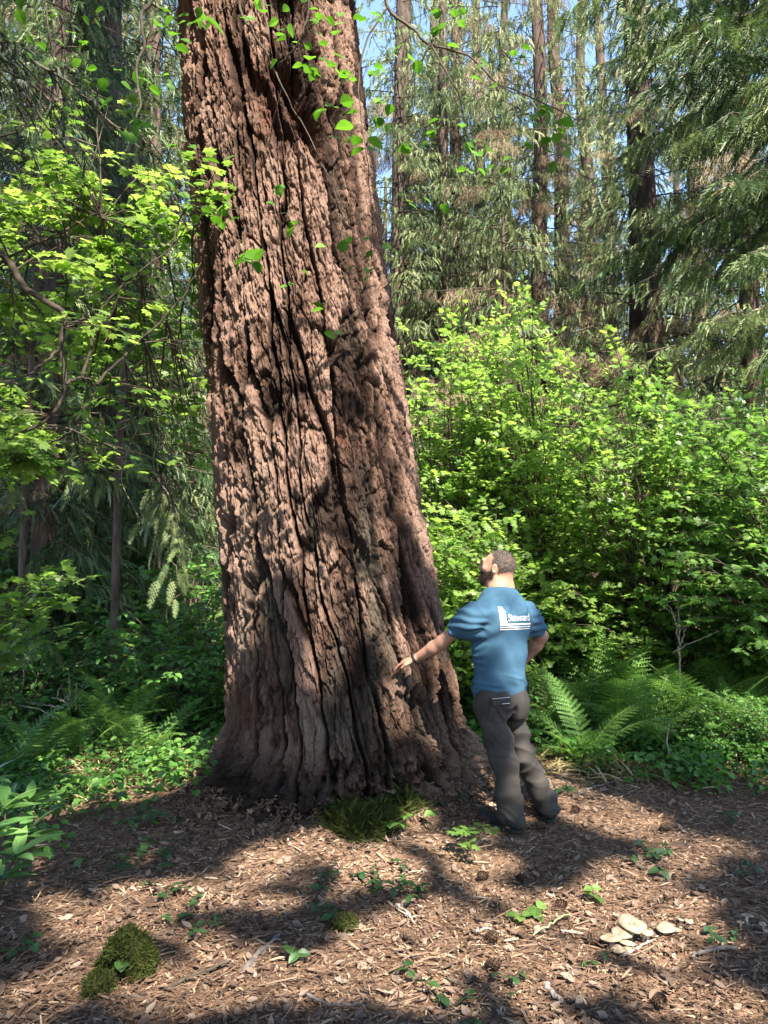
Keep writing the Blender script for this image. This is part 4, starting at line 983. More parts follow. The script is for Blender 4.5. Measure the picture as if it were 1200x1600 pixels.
for a in ((900, 1255, .27, 0), (950, 1275, .27, 0), (860, 1240, .16, 0), (1000, 1300, .18, 0), (1020, 1375, .18, 0), (1010, 1420, .14, 0), (806, 1180, .05, 4.8), (845, 1225, .06, 4.9), (800, 1240, .05, 4.75), (820, 1100, .05, 4.9), (1060, 1345, .10, 0), (835, 1495, .08, 0), (862, 1520, .10, 0), (120, 1525, .16, 0), (60, 1550, .14, 0), (150, 1500, .10, 0), (240, 1400, .08, 0), (225, 1430, .08, 0), (30, 1590, .10, 0), 
          (640, 1300, .06, 0), (470, 1330, .06, 0), (400, 1370, .05, 0), (700, 1340, .05, 0), (800, 1400, .05, 0), (560, 1500, .05, 0), (1150, 1330, .12, 0), (690, 1480, .05, 0), (330, 1500, .05, 0), (780, 1350, .06, 0),
          (795, 925, .09, 4.8), (770, 935, .07, 4.75), (815, 945, .06, 4.9), (790, 880, .06, 4.8), (740, 950, .05, 4.7), (815, 1060, .06, 4.8), (640, 1042, .04, 5.1), (40, 1250, .14, 4.2), (30, 1310, .10, 4.1),
          (200, 1180, .4, 7.2), (140, 1190, .35, 6.9), (270, 1170, .3, 7.5), (210, 1225, .3, 6.6), (110, 950, .12, 4.6), (40, 900, .10, 4.6)): lit(*a)
_rng = np.random.default_rng(8)
for gx, gy in ((-2.4, 5.7), (-2.0, 5.7), (-1.65, 5.6), (-2.3, 6.1), (-1.9, 6.15), (-1.55, 6.1), (-2.6, 6.6), (-2.2, 6.6), (-1.75, 6.55)): GAPS.append((np.array([gx, gy, .2]), .24))
for gx in (-2.9, -2.4, -1.9, -1.45):
    for gy in (6.3, 6.9, 7.5, 8.1): GAPS.append((np.array([gx + (gy - 6.9) * -.12, gy, .3]), .30))
for _ in range(34): GAPS.append((at(_rng.uniform(-40, 320), _rng.uniform(330, 740), _rng.uniform(4.6, 6.2)), _rng.uniform(.12, .3)))
for _ in range(22): GAPS.append((at(_rng.uniform(300, 600), _rng.uniform(0, 640), 5.15), _rng.uniform(.03, .08)))
for _ in range(10): GAPS.append((at(_rng.uniform(350, 690), _rng.uniform(500, 1200), 5.1), _rng.uniform(.02, .05)))
for _ in range(90):
    q = at(_rng.uniform(0, 1200), _rng.uniform(1330, 1600), 4); d = q - [0, 0, CAMZ]; GAPS.append((np.array([0, 0, CAMZ]) - d * CAMZ / d[2], _rng.uniform(.01, .06)))
GP = np.array([g[0] for g in GAPS]); GR = np.array([g[1] for g in GAPS]); GM_ = np.where((np.abs(GP[:, 1] - 5.3) < .6) & (GP[:, 0] < .62) & (GP[:, 2] > .15), np.where(GP[:, 2] > 3.3, 1.0, .8), .9)
_e1 = nrm(np.cross(TO_SUN, UP)); _e2 = np.cross(TO_SUN, _e1)
gs = np.stack([GP @ _e1, GP @ _e2], -1)
CLEAR = [i for i, g in enumerate(GAPS) if g[1] >= .3 and 6.5 < g[0][1] < 7.8 and -2.6 < g[0][0] < -1.6]
def sun_clear(P):
    s = np.stack([P @ _e1, P @ _e2], -1); k = np.ones(len(P), bool)
    for i in CLEAR: k &= ((s[:, 0] - gs[i, 0]) ** 2 + (s[:, 1] - gs[i, 1]) ** 2) > (GR[i] + .1) ** 2
    return k
def dapple_keep(off):
    def keep(P):
        W = P + off; s = np.stack([W @ _e1, W @ _e2], -1); k = np.ones(len(P), bool); zz = 0 * s[:, 0]
        s = s + .10 * np.stack([vnoise(s[:, 0] * 5, s[:, 1] * 5, zz, 51), vnoise(s[:, 0] * 5, s[:, 1] * 5, zz + 9, 52)], -1) + .05 * np.stack([vnoise(s[:, 0] * 13, s[:, 1] * 13, zz, 53), vnoise(s[:, 0] * 13, s[:, 1] * 13, zz + 9, 54)], -1)
        for i in range(len(GP)): k &= ((s[:, 0] - gs[i, 0]) ** 2 + (s[:, 1] - gs[i, 1]) ** 2) > (GR[i] * GM_[i] + .02) ** 2
        # sprays dropped here so that sun reaches the maple thicket
        q = W + TO_SUN * ((2.0 - W[:, 2]) / TO_SUN[2])[:, None]
        k &= ~((q[:, 0] > .2) & (q[:, 0] < 5.0) & (q[:, 1] > 6.6) & ((q[:, 0] < 3.8) | (vnoise(q[:, 0] * 2.2, q[:, 1] * 2.2, 0 * q[:, 0], 15) > -.25)))
        k &= ~((q[:, 0] > 1.9) & (q[:, 0] < 6.0) & (q[:, 1] > 4.3) & (vnoise(q[:, 0] * 1.7, q[:, 1] * 1.7, 0 * q[:, 0], 19) > .0))
        # nothing hangs into the picture
        X_, Y_, d_ = pix(W); k &= ~((d_ > .3) & (X_ > -80) & (X_ < 1280) & (Y_ > -120) & (Y_ < 1700))
        return k
    return keep
rg = np.random.default_rng(21)
for x, y, R_, nb, lab in ((5.4, -1.5, 4.4, 240, 'unseen tall hemlock added on the right to shade the man and the path'), (1.0, -5.0, 4.4, 230, 'unseen tall hemlock added behind the photographer to shade the path of wood chips'), (6.9, -4.6, 4.3, 200, 'unseen tall hemlock added behind and right of the photographer to shade the mushrooms'), (2.2, -7.4, 5.2, 300, 'unseen tall hemlock added well behind the photographer to shade the near wood chips'), (-1.4, .3, 4.4, 320, 'unseen tall hemlock added left of the photographer to shade the upper trunk'), (-4.6, 4.4, 4.0, 150, 'unseen tall hemlock added beyond the left edge to keep the left forest dark')):
    t = empty('hemlock_tree', (x, y, 0), lab, 'hemlock'); link('trunk', STEM['c'], t)
    lv, dd, wd = conifer_crown(rg, 7.5 if x > -4 else 5.5, 14, R_, nb, DENSE, (.42, .66), 5.6, .35, (.1, .7), 0, hang=.25, top=24, twig=.003, wood='main', keep=dapple_keep(np.array([x, y, 0])))
    for n, me in crown_meshes(lv, dd, wd, (m_hemlock,)): link(n, me, t)
# ---------------------------------------------------------------- broad-leaved shrubs
def shrub_parts(rg, base, targets, T, leaf, per, mats, origin, stem_r=.018, arch=.25, pairs=.085, flat=.35, twigs=5, tint=(.2, .8), stems=None, start=.35, spread=.4):
    """Stems that arch from the base to the targets, carrying side twigs with opposite leaves: (crown, stems) meshes."""
    lv, wd = Buf(), Buf(); P, D, Nh, SC, A = [], [], [], [], []
    base = np.asarray(base, float)
    for tg in targets:
        tg = np.asarray(tg, float); b = base + rg.normal(0, .12, 3) * [1, 1, 0] if stems is None else np.asarray(stems[rg.integers(len(stems))], float)
        L_ = np.linalg.norm(tg - b); s = np.linspace(0, 1, 8)[:, None]
        pts = b * (1 - s) + tg * s + UP * arch * L_ * (s * (1 - s)) * 2 + rg.normal(0, .03 * L_, (8, 3)) * np.sqrt(s * (1 - s))
        V_, F_ = tube(pts, np.linspace(stem_r * min(1, .35 + L_ * .2), .003, 8), 5, False); wd.add(V_, F_)
        bt = rg.uniform(*tint)
        for k in range(twigs):
            sk = start + (1 - start) * (k + rg.random()) / twigs; i = min(int(sk * 7), 6); f = sk * 7 - i; p = pts[i] * (1 - f) + pts[i + 1] * f
            td = nrm(pts[i + 1] - pts[i]); td = nrm(td * [1, 1, .35] + 1e-3); side = nrm(np.cross(UP, td)); sg = 1 if k % 2 else -1
            dr = nrm(td * .7 + side * sg * rg.uniform(.5, 1.1) + UP * rg.normal(-.02, .12)) if k < twigs - 1 else td
            l2 = spread * rg.uniform(.5, 1.2); m = max(2, int(l2 / pairs)); t_ = (np.arange(m) + 1)[:, None] / m
            q = p + dr * l2 * t_ - UP * .12 * l2 * t_ ** 2
            V_, F_ = tube(np.concatenate([[p], q]), np.linspace(.0045, .0018, m + 1), 3, False); wd.add(V_, F_)
            s2 = nrm(np.cross(UP, dr))
            for sg2 in (-1, 1):
                o = nrm(dr * .55 + s2 * sg2 * .8 + rg.normal(0, .22, (m, 3)) - UP * rg.uniform(0, .35, (m, 1)))
                P.append(q + o * leaf * .25); D.append(o); Nh.append(UP * .7 + TO_SUN * .5 + rg.normal(0, flat, (m, 3))); SC.append(leaf * rg.uniform(.55, 1.2, m)); A.append(np.clip(bt + rg.normal(0, .2, m), 0, 1))
            P.append(q[-1:] + dr * leaf * .3); D.append(dr[None]); Nh.append(UP[None] + rg.normal(0, flat, (1, 3))); SC.append(np.array([leaf])); A.append(np.array([bt]))
    P, D, Nh, SC, A = map(np.concatenate, (P, D, Nh, SC, A)); put_leaves(lv, T, P - origin, D, Nh, SC, A)
    wd.V = [v - origin for v in wd.V]
    return lv.mesh('leaves', [mats]), wd.mesh('stems', [m_twig], True)
def shrub(name, base, label, cat, group, me):
    t = empty(name, base, label, cat, group); link('leaves', me[0], t); link('stems', me[1], t); return t

rg = np.random.default_rng(31)
print('shrubs')
# sunny maple thicket behind the man
GM = 'maple shrubs of the sunny thicket behind the man'
def field(n, x0, x1, ytop, ybot, Y0, Y1):
    out = []
    while len(out) < n:
        px, Y = rg.uniform(x0, x1), rg.uniform(Y0, Y1); yt = np.interp(px, *ytop) + rg.normal(0, 34); out.append(at(px, yt + (ybot - yt) * rg.random() ** 1.15, Y))
    return out
TOPC = ([600, 680, 760, 820, 870, 960, 1080, 1200, 1300], [520, 545, 500, 470, 575, 595, 615, 625, 615])
for (bx, by), (x0, x1, Y0, Y1), n, mt, tint, lab in (
    ((.9, 9.6), (600, 780, 8.6, 10.4), 75, m_maple, (.4, 1.0), 'bright yellow-green maple shrub against the right edge of the huge trunk'),
    ((1.9, 9.2), (700, 900, 8.2, 10.0), 75, m_maple, (.4, 1.0), 'tall sunlit maple shrub rising directly behind the head of the man'),
    ((2.4, 10.4), (760, 960, 9.6, 11.2), 80, m_maple, (.3, .9), 'maple shrub at the back of the thicket under the hanging tan lichen'),
    ((3.1, 8.6), (860, 1060, 7.8, 9.4), 75, m_maple, (.2, .8), 'leafy maple shrub in the middle of the right thicket above the ferns'),
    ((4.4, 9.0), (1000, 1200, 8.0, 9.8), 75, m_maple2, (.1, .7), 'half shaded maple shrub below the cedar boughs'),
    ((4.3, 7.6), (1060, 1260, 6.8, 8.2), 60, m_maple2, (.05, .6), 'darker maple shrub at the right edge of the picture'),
    ((1.4, 7.9), (640, 830, 7.4, 8.6), 70, m_maple, (.3, .9), 'low maple shrub between the trunk and the shoulder of the man'),
):
    tg = field(n, x0, x1, TOPC, 1010 if x0 > 640 else 1000, Y0, Y1)
    if bx == 1.4: tg = [p for p in tg if p[2] < 2.2] + field(30, 650, 800, ([600, 900], [800, 830]), 1040, 7.4, 8.4)
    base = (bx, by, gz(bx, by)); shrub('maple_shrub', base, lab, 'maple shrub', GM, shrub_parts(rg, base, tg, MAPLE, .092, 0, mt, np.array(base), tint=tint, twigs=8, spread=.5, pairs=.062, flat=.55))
# maple at the left with its crooked visible branch
base = (-3.3, 4.6, gz(-3.3, 4.6)); o = np.array(base)
t = empty('maple_tree', base, 'maple leaning in from the left with one crooked dark branch and layered bright leaves', 'maple tree')
LIMB = [[(-3.3, 4.6, .0), (-3.1, 4.6, 1.6), at(-30, 425, 4.6), at(40, 452, 4.55), at(85, 478, 4.5), at(101, 495, 4.5), at(96, 545, 4.5), at(101, 600, 4.5), at(80, 650, 4.45), at(10, 690, 4.4)],
        [at(96, 540, 4.5), at(60, 575, 4.4), at(-10, 610, 4.3)], [at(101, 600, 4.5), at(130, 590, 4.6), at(150, 610, 4.7), at(115, 660, 4.7)], [at(150, 600, 4.7), at(205, 545, 4.9), at(280, 470, 5.1), at(315, 410, 5.2)],
        [at(-30, 425, 4.6), at(60, 380, 4.9), at(160, 330, 5.2)], [at(130, 590, 4.6), at(170, 470, 5.0), at(300, 360, 5.3)]]
wd = Buf()
for k, pts in enumerate(LIMB):
    P = spline(pts, 40); P = P + .008 * np.stack([vnoise(np.arange(40) * .5, 0 * P[:, 0] + q, k + 0 * P[:, 0], 3) for q in range(3)], -1)
    V_, F_ = tube(P - o, np.linspace(.026 if k == 0 else .011, .009 if k == 0 else .004, 40), 8); wd.add(V_, F_)
link('limbs', wd.mesh('limbs', [m_darktwig], True), t)
tg = []
for n, x0, x1, ya, yb, Y0, Y1 in ((22, -60, 300, 300, 560, 4.7, 6.2), (26, -60, 315, 540, 740, 4.9, 6.4), (14, -80, 160, 330, 520, 4.2, 5.2), (14, -80, 60, 560, 780, 4.2, 5.2), (10, 220, 335, 640, 760, 5.6, 6.6), (16, -40, 330, 130, 330, 4.9, 6.0), (8, 200, 330, 230, 430, 5.0, 5.6)):
    tg += [at(rg.uniform(x0, x1), rg.uniform(ya, yb), rg.uniform(Y0, Y1)) for _ in range(n)]
roots = [p - UP * .05 for L_ in LIMB for p in spline(L_, 8)[1:]]
# each twig starts from the limb point nearest to it
RT = np.array(roots); lv_all, wd_all = Buf(), Buf()
P_, D_, N_, S_, A_ = [], [], [], [], []
for p in tg:
    b = RT[np.argmin(np.linalg.norm(RT - p, axis=1) + 10 * (np.abs(RT - p)[:, 0] < .05))]
    s = np.linspace(0, 1, 6)[:, None]; L_ = np.linalg.norm(p - b); pts = b * (1 - s) + p * s + UP * .12 * L_ * s * (1 - s) + rg.normal(0, .02, (6, 3)) * s
    V_, F_ = tube(pts - o, np.linspace(.008, .0025, 6), 4, False); wd_all.add(V_, F_)
    dr0 = nrm((p - b) * [1, 1, .2] + 1e-4); bt = rg.uniform(.2, 1)
    for k in range(5):
        i = 2 + k % 4; q0 = pts[i]; sd = nrm(np.cross(UP, dr0)); dr = nrm(dr0 + sd * rg.normal(0, .9)) ; l2 = rg.uniform(.2, .42); m = 4; t_ = (np.arange(m) + 1)[:, None] / m
        q = q0 + dr * l2 * t_ - UP * .15 * l2 * t_ ** 2; V_, F_ = tube(np.concatenate([[q0], q]) - o, np.linspace(.0035, .0015, m + 1), 3, False); wd_all.add(V_, F_); s2 = nrm(np.cross(UP, dr))
        for sg in (-1, 1):
            oo = nrm(dr * .6 + s2 * sg * .8 + rg.normal(0, .2, (m, 3)) - UP * rg.uniform(0, .3, (m, 1))); P_.append(q + oo * .03); D_.append(oo); N_.append(UP * .7 + TO_SUN * .4 + rg.normal(0, .3, (m, 3))); S_.append(.10 * rg.uniform(.6, 1.2, m)); A_.append(np.clip(bt + rg.normal(0, .18, m), 0, 1))
P_, D_, N_, S_, A_ = map(np.concatenate, (P_, D_, N_, S_, A_)); kk = sun_clear(P_) | (rg.random(len(P_)) < .15)
put_leaves(lv_all, MAPLE, P_[kk] - o, D_[kk], N_[kk], S_[kk], A_[kk])
link('leaves', lv_all.mesh('leaves', [m_maple]), t); link('twigs', wd_all.mesh('twigs', [m_twig], True), t)
# lower sunlit maple sprig at the left edge
base = (-3.0, 5.1, gz(-3.0, 5.1)); tg = [at(rg.uniform(-40, 130), rg.uniform(870, 1010), rg.uniform(4.7, 5.5)) for _ in range(14)]
shrub('maple_shrub', base, 'small sunlit maple sprigs at the left edge in front of the dark forest', 'maple shrub', None, shrub_parts(rg, base, tg, MAPLE, .11, 0, m_maple, np.array(base), twigs=4, spread=.22, tint=(.3, 1), start=.7))

# shade shrubs of the dark left forest and filler understorey on both sides
GU = 'leafy understorey shrubs in the shade'
proto = []
for q in range(3):
    tg = [np.array([rg.normal(0, .55), rg.normal(0, .55), rg.uniform(.25, 1.5)]) for _ in range(46)]
    proto.append(shrub_parts(rg, (0, 0, 0), tg, OVATE if q else MAPLE, .085 if q else .11, 0, m_herb if q else m_maple2, np.zeros(3), stem_r=.012, twigs=5, spread=.3, pairs=.06, tint=(.1, .8)))
for px, Y, q, sc, lab in (
    (20, 8.4, 1, .9, 'leafy bush at the left edge beyond the fern clearing'), (110, 9.2, 2, .8, 'bush with tangled dead twigs in it, left of the sapling'), (200, 10.0, 0, .9, 'broad-leaved bush just behind the thin sapling'), (250, 8.8, 0, .75, 'maple-leaved bush lit at its top, left of the trunk base'), (310, 8.3, 1, .9, 'bush squeezed against the left side of the huge trunk base'),
    (330, 9.6, 0, 1.2, 'taller bush in shade close to the left edge of the trunk'), (60, 11.5, 2, 1.3, 'dark bush deep in the left shade'), (160, 12.5, 0, 1.5, 'dark wide bush between the shaded trunks on the left'), (270, 12.0, 2, 1.4, 'dark bush behind the pale hanging cedar spray'),
    (-40, 10.5, 0, 1.5, 'dark tall bush cut off by the left edge'), (870, 7.4, 1, .5, 'low bush right beside the legs of the man'), (960, 7.3, 2, .36, 'low dark bush under the big drooping fern frond'), (1040, 6.9, 1, .34, 'low bush with small dark leaves below the ferns'), (1120, 6.6, 2, .36, 'small-leaved bush at the lower right edge of the path'), (1195, 6.5, 1, .4, 'bush at the right edge just above the wood chips'),
    (1000, 8.6, 2, .8, 'bush behind the ferns in the middle of the right thicket'), (1100, 8.6, 1, .85, 'bush behind the bleached dead branches'), (1180, 8.4, 0, .9, 'broad-leaved bush at the right edge above the dark bushes'), (800, 8.9, 1, 1.0, 'bush glimpsed past the left hip of the man'), (910, 9.2, 2, 1.1, 'bush between the elbow of the man and the ferns'),
    (700, 9.3, 1, 1.0, 'bush glimpsed between the trunk and the waist of the man')):
    x = px_x(px, Y); t = shrub('leafy_bush', (x, Y, gz(x, Y)), lab, 'bush', GU, proto[q]); t.rotation_euler.z = px * .7; t.scale = (sc,) * 3

# hazel arching overhead
base = (3.9, 2.6, gz(3.9, 2.6)); o = np.array(base)
t = empty('hazel_tree', base, 'hazel arching overhead, its thin dark twigs and round translucent leaves hanging before the huge trunk', 'hazel')
wd, lv = Buf(), Buf(); P_, D_, N_, S_, A_ = [], [], [], [], []
HZ = [([at(375, -120, 3.4), at(372, 0, 3.4), at(395, 50, 3.42), at(425, 100, 3.45), at(440, 135, 3.45), at(470, 190, 3.5), at(500, 250, 3.5), at(540, 330, 3.55)], .008, .0015),
      ([at(500, -120, 3.3), at(480, 20, 3.3), at(465, 70, 3.35), at(432, 105, 3.45)], .006, .004),
      ([at(245, -140, 3.0), at(240, -10, 3.0), at(222, 25, 3.0), at(226, 70, 3.0), at(214, 110, 3.0), at(218, 160, 3.0), at(212, 205, 3.0)], .009, .003),
      ([at(590, -100, 3.6), at(606, 10, 3.6), at(640, 40, 3.6), at(672, 68, 3.6), at(730, 85, 3.65), at(780, 130, 3.7), at(850, 160, 3.75), at(905, 190, 3.8)], .009, .002),
      ([at(672, 68, 3.6), at(700, 120, 3.6), at(720, 160, 3.6), at(730, 215, 3.6), at(760, 225, 3.65)], .005, .0015), ([at(672, 68, 3.6), at(650, 110, 3.6), at(625, 150, 3.6)], .004, .0015), ([at(672, 68, 3.6), at(690, 40, 3.7), at(720, -60, 3.8)], .005, .003),
      ([at(606, 10, 3.6), at(575, 60, 3.6), at(560, 130, 3.6), at(572, 230, 3.6), at(580, 330, 3.65), at(578, 440, 3.7)], .005, .0012), ([at(372, 0, 3.4), at(340, 20, 3.4), at(318, 40, 3.4)], .003, .001),
      ([at(60, -80, 3.6), at(75, 40, 3.6), at(90, 100, 3.7), at(140, 130, 3.8)], .005, .0015), ([at(225, 70, 3.0), at(180, 100, 3.2), at(160, 120, 3.4)], .003, .001), ([at(212, 205, 3.0), at(250, 240, 3.4), at(300, 320, 3.7), at(335, 335, 3.8)], .003, .001),
      ([at(440, 135, 3.45), at(420, 230, 3.6), at(432, 290, 3.7), at(425, 390, 3.8), at(470, 430, 3.9)], .003, .001), ([at(300, 320, 3.7), at(330, 325, 3.8), at(390, 330, 3.9), at(470, 335, 4.0)], .0025, .001), ([at(730, 215, 3.6), at(740, 245, 3.6), at(735, 270, 3.6)], .002, .001),
      ([at(540, 330, 3.55), at(520, 420, 3.7), at(500, 520, 3.9)], .002, .001), ([at(650, 110, 3.6), at(640, 200, 3.7), at(600, 250, 3.7)], .003, .001), ([at(780, 130, 3.7), at(800, 190, 3.7), at(830, 240, 3.7)], .0025, .001),
      ([at(590, -100, 3.6), (1.0, 3.2, 6.0), (2.3, 2.9, 5.0), (3.6, 2.6, 2.4), (3.9, 2.6, 0)], .02, .05), ([at(375, -120, 3.4), (.4, 3.1, 6.0), (2.0, 2.9, 5.3), (3.6, 2.62, 2.4)], .012, .03), ([at(245, -140, 3.0), (-.3, 2.9, 5.6), (1.8, 2.8, 5.7), (3.5, 2.64, 2.7)], .012, .03), ([at(60, -80, 3.6), (-.8, 3.2, 5.9), (.4, 3.1, 6.0)], .006, .012)]
for k, (pts, a, b) in enumerate(HZ):
    P = spline(pts, 36); P = P + .006 * np.stack([vnoise(np.arange(36) * .6, 0 * P[:, 0] + q, k + 0 * P[:, 0], 4) for q in range(3)], -1); V_, F_ = tube(P - o, np.linspace(a, b, 36), 6, False); wd.add(V_, F_)
def leaf_at(px, py, Y, n=1, spread=22, size=.056):
    for _ in range(int(n * 1.15) if n > 2 else n):
        p = at(px + rg.normal(0, spread), py + rg.normal(0, spread * .7), Y + rg.normal(0, .08)); a = rg.uniform(0, 2 * PI)
        P_.append(p); D_.append([math.cos(a), math.sin(a) * .7, -.25 + rg.normal(0, .25)]); N_.append(UP + rg.normal(0, .38, 3) - np.array([0, .35, 0])); S_.append(size * rg.uniform(.7, 1.25)); A_.append(rg.random())
for a in ((330, 25, 3.3, 2, 8, .10), (350, 20, 3.4, 4, 25), (300, 20, 3.4, 6, 30), (270, 35, 3.2, 5, 25), (460, 25, 3.4, 9, 30), (510, 30, 3.5, 6, 25), (490, 100, 3.4, 9, 24), (470, 70, 3.4, 5, 20), (540, 110, 3.6, 6, 22), (560, 120, 3.6, 4, 15), (520, 165, 3.5, 5, 14, .085), (555, 215, 3.5, 5, 18, .085), (575, 235, 3.6, 3, 10, .085), (480, 105, 3.4, 3, 10), (430, 290, 3.7, 2, 5), (445, 340, 3.8, 5, 22), (350, 322, 3.8, 8, 28), (390, 402, 3.7, 6, 13, .085),
          (580, 375, 3.7, 3, 14), (575, 425, 3.7, 5, 14), (540, 380, 3.7, 3, 12), (490, 485, 3.9, 2, 10), (450, 435, 3.9, 3, 12), (505, 520, 3.9, 2, 8), (160, 60, 3.3, 6, 40), (210, 110, 3.2, 6, 20), (215, 200, 3.0, 4, 10, .085), (170, 150, 3.2, 2, 8, .09), (250, 120, 3.3, 4, 25), (40, 30, 3.6, 6, 30), (100, 50, 3.6, 5, 30), (60, 110, 3.7, 4, 30), (280, 260, 3.6, 6, 25), (225, 290, 3.5, 5, 25), (130, 255, 3.4, 4, 25), (270, 320, 3.8, 6, 25), (320, 330, 3.9, 5, 18),
          (700, 30, 3.6, 8, 20), (720, 20, 3.7, 4, 12), (640, 80, 3.6, 3, 20), (690, 75, 3.6, 3, 15), (800, 100, 3.7, 5, 22), (760, 120, 3.7, 5, 25), (850, 170, 3.7, 4, 16, .085), (840, 185, 3.7, 2, 8, .085), (885, 185, 3.8, 5, 14), (730, 215, 3.6, 5, 16), (680, 205, 3.6, 4, 20), (735, 265, 3.6, 3, 8), (740, 240, 3.6, 4, 16), (790, 245, 3.7, 5, 14), (605, 165, 3.6, 4, 16), (600, 190, 3.7, 3, 14), (640, 235, 3.7, 4, 18), (850, 230, 3.8, 5, 18), (870, 220, 3.8, 4, 14), (650, 320, 3.7, 3, 12), (700, 310, 3.8, 2, 12), (590, 90, 3.6, 6, 20), (575, 30, 3.5, 6, 24)): leaf_at(*a)
put_leaves(lv, HAZEL, np.array(P_) - o, np.array(D_, float), np.array(N_), np.array(S_), np.array(A_))
link('stems', wd.mesh('stems', [m_twig], True), t); link('leaves', lv.mesh('leaves', [m_hazel]), t)

# ---------------------------------------------------------------- ferns
def frond_mesh(T, L_, mat, seed, lift=.9):
    """One frond rising from the origin along +X and arching over."""
    g = np.random.default_rng(seed); V, F_ = T; x, y, z = V.T
    a0 = lift; ang = a0 - 1.15 * x ** 1.4                   # the rachis bends over along its length
    xs = np.linspace(0, 1, 60); an = a0 - 1.15 * xs ** 1.4; cxp = np.concatenate([[0], np.cumsum(np.cos(an[:-1]) / 59)]); czp = np.concatenate([[0], np.cumsum(np.sin(an[:-1]) / 59)])
    X = np.interp(x, xs, cxp); Z = np.interp(x, xs, czp) - .35 * y * y / .2 * .5; a = np.interp(x, xs, an)
    P = np.stack([X, y + .03 * np.sin(x * 6 + seed), Z], -1) * L_; b = Buf(); b.add(P, F_, np.clip(.5 + .3 * (g.random(len(V)) - .5), 0, 1))
    R_ = np.stack([cxp, 0 * cxp, czp], -1) * L_; V_, F2 = tube(R_[::3], np.linspace(.004, .0012, 20) * max(L_, .6), 4, False); b.add(V_, F2, .95)
    return b.mesh('frond', [mat])
FR = [frond_mesh(FERN, 1.0, m_fern, s_, l_) for s_, l_ in ((1, 1.2), (2, .95), (3, 1.35))]; FRF = [frond_mesh(FERN_FAR, 1.0, m_fern, s_, l_) for s_, l_ in ((4, 1.1), (5, .8))]
def fern(x, y, n, sc, label, group, near=True, az=None, tilt=0):
    t = empty('fern', (x, y, gz(x, y) - .01), label, 'fern', group)
    for k in range(n):
        o_ = link('frond', (FR if near else FRF)[int(rg.integers(3 if near else 2))], t); a = (2 * PI * k / n + rg.normal(0, .25)) if az is None else az + rg.normal(0, .5)
        o_.rotation_euler = (rg.normal(0, .15), -tilt + rg.normal(0, .12), a); q = sc * rg.uniform(.75, 1.15); o_.scale = (q, q, q)
    return t
GFN = 'ferns at the right edge of the path'
for px, Y, n, sc, lab in ((905, 6.55, 7, 1.05, 'fern whose big frond droops towards the path right of the man'), (960, 7.1, 7, 1.25, 'tall fern in the middle of the fern bank'), (1010, 6.9, 7, 1.1, 'fern with one small pale frond standing out against the dark bank'), (1070, 7.3, 7, 1.3, 'tall fern below the bleached dead branches'),
                          (1130, 6.9, 7, 1.2, 'fern near the right end of the fern bank'), (1190, 6.7, 6, 1.2, 'shaded fern cut by the right edge of the picture'), (925, 7.7, 6, 1.35, 'fern at the back behind the drooping frond'), (1030, 7.9, 6, 1.4, 'fern at the back catching sun on its top fronds'), (1150, 7.8, 6, 1.45, 'high fern at the back right below the maple leaves'), (865, 7.5, 6, 1.0, 'fern close behind the right leg of the man'), (1095, 8.2, 6, 1.5, 'highest fern in the back row of the bank')):
    x = px_x(px, Y); fern(x, Y, n + 2, sc * .86, lab, GFN)
GFL = 'ferns in the sunny clearing on the left'
for px, Y, n, sc, lab in ((130, 7.4, 8, 1.0, 'sunlit fern at the left of the clearing'), (195, 7.6, 8, 1.05, 'sunlit fern in the centre of the clearing with a pale horizontal frond'), (235, 7.0, 6, .8, 'fern at the front right of the clearing'), (70, 7.0, 6, .8, 'half shaded fern behind the glossy-leaved plant'), (20, 6.8, 6, .9, 'shaded fern at the left edge behind the glossy-leaved plant'), (280, 8.0, 5, .7, 'small fern near the left foot of the trunk')):
    x = px_x(px, Y); fern(x, Y, n, sc, lab, GFL)

# ---------------------------------------------------------------- glossy-leaved plant at the left
def whorl_plant(name, base, heads, T, leaf, mat, label, cat, nl=9, up=.35):
    o = np.array(base); t = empty(name, base, label, cat); lv, wd = Buf(), Buf(); P_, D_, N_, S_, A_ = [], [], [], [], []
    for h in heads:
        h = np.asarray(h, float); P = spline([o, o * .5 + h * .5 + [rg.normal(0, .04), rg.normal(0, .04), -.03], h], 10); V_, F_ = tube(P - o, np.linspace(.009, .005, 10), 6); wd.add(V_, F_)
        for k in range(nl):
            a = 2.4 * k + rg.normal(0, .2); e = up + .1 * k / nl * 6 * rg.random(); d = np.array([math.cos(a) * math.cos(e), math.sin(a) * math.cos(e), math.sin(e)]); P_.append(h - UP * .03 * (1 - k / nl)); D_.append(d); N_.append(UP * 1.2 - d * .4 + rg.normal(0, .15, 3)); S_.append(leaf * rg.uniform(.7, 1.15)); A_.append(rg.random())
    put_leaves(lv, T, np.array(P_) - o, np.array(D_), np.array(N_), np.array(S_), np.array(A_)); link('stems', wd.mesh('stems', [m_twig], True), t); link('leaves', lv.mesh('leaves', [mat]), t)
b0 = at(-10, 1400, 3.9); b0[2] = gz(b0[0], b0[1])
whorl_plant('rhododendron', b0, [at(8, 1260, 4.1), at(38, 1305, 4.0), at(-20, 1300, 3.9), at(25, 1335, 3.8), at(-25, 1220, 4.3), at(0, 1370, 3.8), at(45, 1250, 4.3)], LONGLEAF, .21, m_rhodo, 'rhododendron with long glossy pale green leaves at the lower left edge', 'rhododendron')

